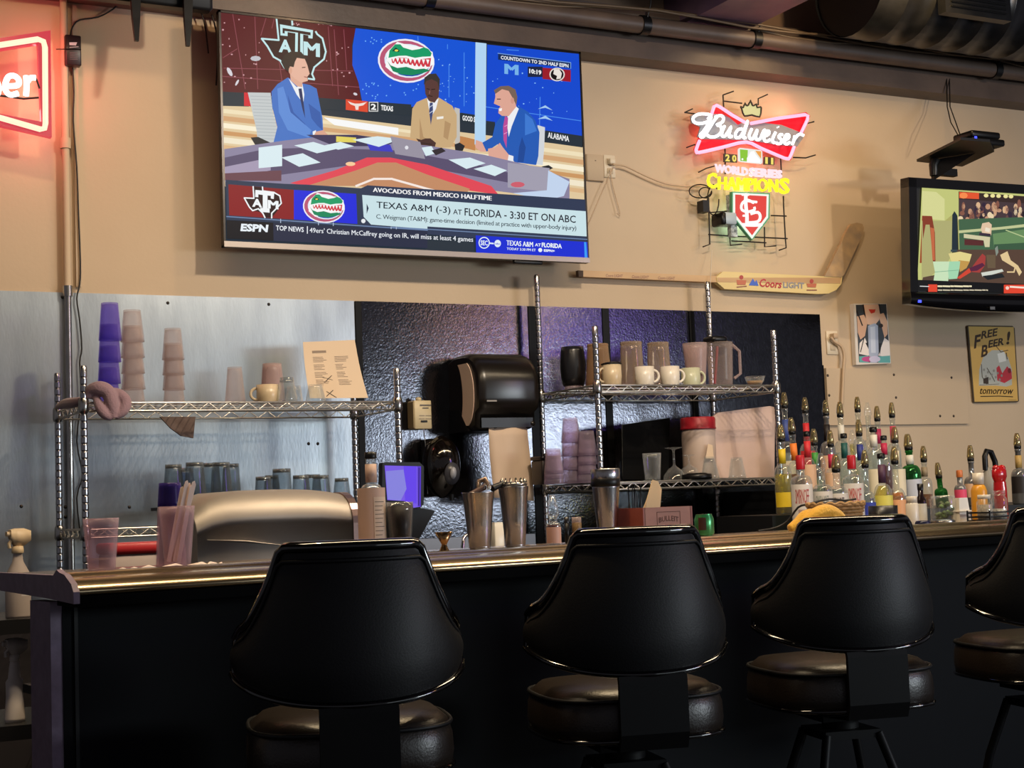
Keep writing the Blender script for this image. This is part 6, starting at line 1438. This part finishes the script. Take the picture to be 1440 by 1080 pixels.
for k in range(12):
    b0 = Vector((x0_+.010+(k % 4)*.004, -.03+(k//4)*.03, .012)); q = Vector(((k*5 % 7-3)*.002, 0, H*1.42+(k*3 % 5)*.004))
    s_ = thing('cocktail_straw', ['leftmost','second','third','rightmost'][k % 4]+' thin black straw in the '+['front','middle','back'][k//4]+' row inside the wooden box', 'straw', p+b0, group='black straws in the wooden box'); build('straw_tube', MB().tube([(0, 0, 0), q], .0016, 5), stb, s_)
# green can
p = atbar(991, .36); h = hpx(p, 723, 991)
t = thing('drink_can', 'green soda can on the bar right of the wooden box', 'can', p)
S_ = mat('green_can', '2c8450', .25, metal=.6, noise=(22, '5ca86c'))
build('can_body', MB().lathe([(0, .002), (.022, 0), (.029, .010), (.029, h-.014), (.0245, h-.003), (.0245, h)], n=30, cap=False), S_, t); build('can_top', MB().lathe([(.0245, h), (.0235, h-.004), (0, h-.004)], n=30), steel, t)
build('pull_tab', MB().rbox((0, 0, h-.002), (.012, .020, .002), .005), steel, t)
rows = [[Vector((math.sin(a)*.0296, -math.cos(a)*.0296, z)) for a in [-1.2+.8*j/6 for j in range(7)]] for z in (h*.3, h*.6, h*.85)]
build('dark_logo', MB().grid(rows), mat('dark_logo', '3c2420', .4), t)
# tablet screen with black base
p = PY(566, 682, 4.45); k = mpp(p)
t = thing('register_screen', 'small violet-lit register screen behind the bar', 'monitor', p)
bq = [PY(x, y, 4.45)-p for x, y in [(538,651),(543,650),(590,650),(596,656),(596,709),(590,715),(540,713),(537,708)]]
build('bezel', MB().prism(bq, (0, .03, 0)), blackplastic, t)
S = Flat((0, 4.449, 0), (0, -1, 0), org=p).crop(480, 600, 4.8)
S.poly('7a5ce8', [(292,262),(538,268),(536,540),(485,548),(480,505),(310,495)]).poly('6846f0', [(420,266),(508,268),(508,520),(430,505)]).poly('8a86e4', [(300,300),(420,290),(440,420),(400,500),(312,490)]).poly('5434c8', [(514,268),(538,270),(536,538),(516,540)])
S.line('2c1c50', [(524,280),(522,530)], 5)
S.build('lit_panel', pic('lit_screen_picture', .92), t)
st_ = [PY(x, y, 4.46)-p for x, y in [(548,706),(612,718),(580,775),(556,775)]]
build('stand', MB().prism(st_, (0, .12, 0)), blackplastic, t)
build('stand_foot', MB().box((.0, .12, .945-p.z), (.2, .2, .03)), blackplastic, t)
build('stand_column', MB().box((.01, .06, (.96+p.z-.12-p.z)/1-.5+.0 if False else (.96-p.z-.12)/2), (.06, .04, abs(.96-p.z+.12))), blackplastic, t)
tt_ = thing('register_counter', 'low black under-bar counter below the register screen', 'counter', (p.x, p.y+.1, 0)); build('counter_top', MB().box((0, 0, .915), (.5, .4, .03)), darkm, tt_); build('counter_body', MB().box((0, 0, .45), (.48, .38, .9)), darkm, tt_)
# sink faucet and paper box by the shakers
p = on(662, 5.2, .945); t = thing('sink_faucet', 'small chrome gooseneck faucet behind the shaker tins', 'faucet', p)
zf = PY(655, 752, 5.2).z-.945
build('faucet_neck', MB().tube(smooth([(.03, 0, 0), (.03, 0, zf*.9), (.01, -.01, zf), (-.03, -.02, zf*.95), (-.045, -.03, zf*.55)], 4), .007, 8), chrome, t); build('faucet_base', MB().lathe([(.020, 0), (.022, .01), (.012, .02), (0, .02)], (.03, 0, 0), 16), chrome, t); build('faucet_lever', MB().tube([(.03, 0, .02), (.06, -.01, .05)], .005, 6), chrome, t)
p = on(701, 5.3, .945); t = thing('white_box', 'narrow pale box standing between the two shaker tins', 'box', p); h = PY(701, 735, 5.3).z-.945
build('box_body', MB().rbox((0, 0, h/2), (.04, .04, h), .004), white, t); build('box_flap', MB().box((0, 0, h+.001), (.038, .038, .002)), white, t)

# ================================================================== LEFT UTILITY SHELF AND SPRAY BOTTLES
YS = 4.55
s0 = PY(30, 880, YS)
t = thing('utility_shelf', 'black two-level utility shelf at the far left behind the bar end', 'shelf unit', (0, 0, 0))
xe = PY(72, 880, YS).x+.08; za_ = PY(30, 868, YS).z; zb_ = PY(30, 1014, YS-.0).z
for z in (za_, zb_, .12):
    build('shelf_board', MB().box((xe-.55, YS+.12, z-.02), (1.1, .42, .04)), mat('black_shelf', '100f11', .5), t)
for xx in (xe-.02, xe-1.08):
    build('shelf_upright', MB().box((xx, YS+.31, (za_+.0)/2), (.03, .03, za_-.045)), blackmetal, t)
pp_ = PY(56, 900, 5.0); t = thing('ivory_post', 'ivory painted pipe standing behind the utility shelf', 'pipe', (pp_.x, 5.0, 0)); build('pipe_tube', MB().cyl((0, 0, 0), (0, 0, PY(56, 872, 5.0).z), .026, n=20), mat('ivory_pipe', 'dccca4', .4), t); build('pipe_flange', MB().lathe([(.026, 0), (.05, 0), (.05, .01), (.026, .012)], n=20), mat('ivory_pipe', 'dccca4', .4), t)
spw = mat('milky_spray_bottle', 'b4a69e', .4); trg = mat('ivory_trigger', 'd4bc98', .45)
def spray(label, px, z, ty, wpx, m, tm, blunt):
    p = on(px, YS, z); h = PY(px, ty, YS).z-z; r = wpx/2*mpp(p)
    t = thing('spray_bottle', label, 'spray bottle', p, .3)
    if blunt: pr = [(0, 0), (r*.96, 0), (r, .005), (r, h*.42), (r*.9, h*.50), (r*.45, h*.62), (r*.36, h*.70), (r*.36, h*.74), (0, h*.74)]
    else: pr = [(0, 0), (r*.96, 0), (r, .01), (r*.82, h*.3), (r*.85, h*.48), (r*.62, h*.52), (r*.50, h*.65), (r*.36, h*.76), (0, h*.76)]
    build('bottle_body', MB().lathe(pr, n=26, sy=.72), m, t)
    build('collar', MB().lathe([(r*.42, h*.72), (r*.46, h*.73), (r*.42, h*.80), (0, h*.80)], n=20), tm, t)
    build('spray_head', MB().loft([[Vector((x, sy*.010, zz)) for x, sy, zz in ((a, -1, z0), (a, 1, z0), (a, 1, z1), (a, -1, z1))] for a, z0, z1 in ((-.024, h*.90, h*.985), (-.008, h*.80, h), (.014, h*.80, h), (.036, h*.86, h*.97))], True, True, True), tm, t)
    build('trigger', MB().tube([(-.014, 0, h*.89), (-.026, 0, h*.83), (-.024, 0, h*.78)], .005, 6), tm, t)
    build('nozzle', MB().cyl((-.024, 0, h*.94), (-.034, 0, h*.94), .007), tm, t)
    if blunt:
        rows = [[Vector((math.sin(a)*r*1.01, -math.cos(a)*r*.73, z_)) for a in [-.1+1.4*j/8 for j in range(9)]] for z_ in (h*.24, h*.42)]
        o = build('paper_label', MB().grid(rows), mat('spray_label', 'd0c8c4', .5), t)
        rows = [[Vector((math.sin(a)*r*1.02, -math.cos(a)*r*.738, z_)) for a in [-.05+1.3*j/8 for j in range(9)]] for z_ in (h*.26, h*.30)]
        build('red_stripe', MB().grid(rows), mat('red_stripe', 'a83838', .5), o)
spray('spray bottle with a red-striped label on the upper black shelf', 26, za_, 743, 37, spw, trg, True)
spray('plain milky spray bottle on the lower black shelf', 21, zb_, 897, 30, mat('white_spray_bottle', 'ece0d8', .4), mat('grey_trigger', 'dccfc4', .45), False)

# ================================================================== BAR STOOLS
vinyl = mat('black_vinyl', '0e0e10', .5, spec=.28, bump=(220, .06)); gloss = mat('gloss_black_trim', '060607', .09, coat=.6)
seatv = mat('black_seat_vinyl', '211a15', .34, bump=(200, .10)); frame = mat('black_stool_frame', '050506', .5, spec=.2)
def stool(label, c, rz):
    """c: seat centre on the floor; backrest towards local -Y"""
    t = thing('bar_stool', label, 'bar stool', c, rz, group='padded swivel stools along the bar'); t.scale = (.90, .90, 1)
    zb0, ztop, zarm = .815, 1.108, .955
    A = math.radians(81)
    def top(ph):
        a = abs(ph); a0, a1 = math.radians(42), math.radians(72)
        u = min(max((a-a0)/(a1-a0), 0), 1); s_ = (1-(1-u)**1.9)*min(1, (u/.22))**.8
        return ztop-(ztop-zarm)*s_-.02*max(0, (a-a1)/max(A-a1, .01))
    def bot(ph): return zb0+.055*(abs(ph)/A)**2.2
    def rad(ph, z):
        v = (z-zb0)/(ztop-zb0); return .262-.040*max(0, v)**1.5*(1 if abs(ph) < 1.2 else 1)-.012*(v < .15)*(.15-v)/.15
    def P(ph, z, off=0):
        r = rad(ph, z)+off; return Vector((math.sin(ph)*r*.985, -math.cos(ph)*r*.94, z))
    N = 44; phs = [-A+2*A*k/N for k in range(N+1)]
    outer = [[P(ph, bot(ph)+(top(ph)-bot(ph))*v/8, .012*math.sin(PI*v/8)) for ph in phs] for v in range(9)]
    inner = [[P(ph, bot(ph)+(top(ph)-bot(ph))*v/8, -.030-.012*math.sin(PI*v/8)) for ph in phs] for v in range(9)]
    build('back_shell', MB().grid(outer), vinyl, t)
    build('inner_pad', MB().grid(inner), vinyl, t)
    # glossy bumper that frames the shell, thick along the top, thin along the bottom
    tp = [P(ph, top(ph)+.004, -.012) for ph in phs]; bt_ = [P(ph, bot(ph)-.002, -.010) for ph in phs[::-1]]
    def ribbon(pts, w_, h_):
        rings = []
        for i, q in enumerate(pts):
            a = pts[max(i-1, 0)]; b = pts[min(i+1, len(pts)-1)]; tg = (b-a).normalized()
            n_ = Vector((q.x, q.y, 0)).normalized(); u = tg.cross(n_).normalized()
            rings.append([q+n_*w_*math.cos(x)+u*h_*math.sin(x) for x in [2*PI*j/10 for j in range(10)]])
        return rings
    build('top_bumper', MB().loft(ribbon(tp, .024, .013), True, True, True), gloss, t)
    build('bottom_bumper', MB().loft(ribbon(bt_, .022, .009), True, True, True), gloss, t)
    for e in (0, -1):
        ed = [P(phs[e], bot(phs[e])+(top(phs[e])-bot(phs[e]))*v/6, -.010) for v in range(7)]
        build('end_bumper', MB().tube(ed, .018, 8), gloss, t)
    build('welt', MB().tube([P(ph, top(ph)-.022, .006) for ph in phs[1:-1]], .0045, 6), vinyl, t)
    # seat
    def sq(a, r, f=3.2):
        c_, s_ = math.cos(a), math.sin(a); k = (abs(c_)**f+abs(s_)**f)**(-1/f); return c_*k*r*1.05, s_*k*r*1.05
    prs = [(.0, .668), (.195, .668), (.212, .676), (.216, .70), (.214, .735), (.205, .762), (.185, .778), (.12, .786), (0, .788)]
    rings = [[Vector((*[q for q in sq(2*PI*j/36, r)], z)) for j in range(36)] for r, z in prs]
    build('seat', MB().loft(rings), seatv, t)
    build('seat_welt', MB().tube([(*sq(2*PI*j/48, .211), .759) for j in range(48)], .005, 6, True), vinyl, t)
    build('seat_welt', MB().tube([(*sq(2*PI*j/48, .215), .675) for j in range(48)], .005, 6, True), gloss, t)
    build('back_bracket', MB().loft([[Vector((sx*.084, y+sy*.006, z)) for sx, sy in ((-1,-1),(1,-1),(1,1),(-1,1))] for y, z in ((-.236, .812), (-.240, .80), (-.240, .69), (-.225, .655), (-.10, .648))], True, True, True, False), frame, t)
    build('swivel_plate', MB().box((0, 0, .650), (.18, .18, .03)), frame, t)
    build('swivel_post', MB().cyl((0, 0, .60), (0, 0, .64), .05), frame, t)
    build('leg_crown', MB().box((0, 0, .60), (.16, .16, .02)), frame, t)
    for sx in (-1, 1):
        for sy in (-1, 1): build('leg', MB().tube([(sx*.075, sy*.075, .60), (sx*.12, sy*.12, .45), (sx*.205, sy*.205, .012)], .013, 8), frame, t); build('foot_cap', MB().lathe([(.016, 0), (.016, .02), (0, .022)], (sx*.206, sy*.206, 0), 10), blackplastic, t)
    build('foot_ring', MB().tube([(math.cos(2*PI*j/40)*.225, math.sin(2*PI*j/40)*.225, .26) for j in range(40)], .010, 8, True), mat('dull_chrome_ring', '5c5c60', .3, metal=.9), t)
    return t
for label, px, Y, rz in (('nearest black padded bar stool, leftmost of the row', 499, 2.98, -.27), ('second black padded bar stool from the left', 887, 3.02, -.24),
                         ('third black padded bar stool, before the wicker basket', 1190, 3.06, -.24), ('partly cut off black padded bar stool at the right edge', 1476, 3.12, -.24)):
    c = on(px, Y-.05, .95); stool(label, (c.x, Y, 0), rz)
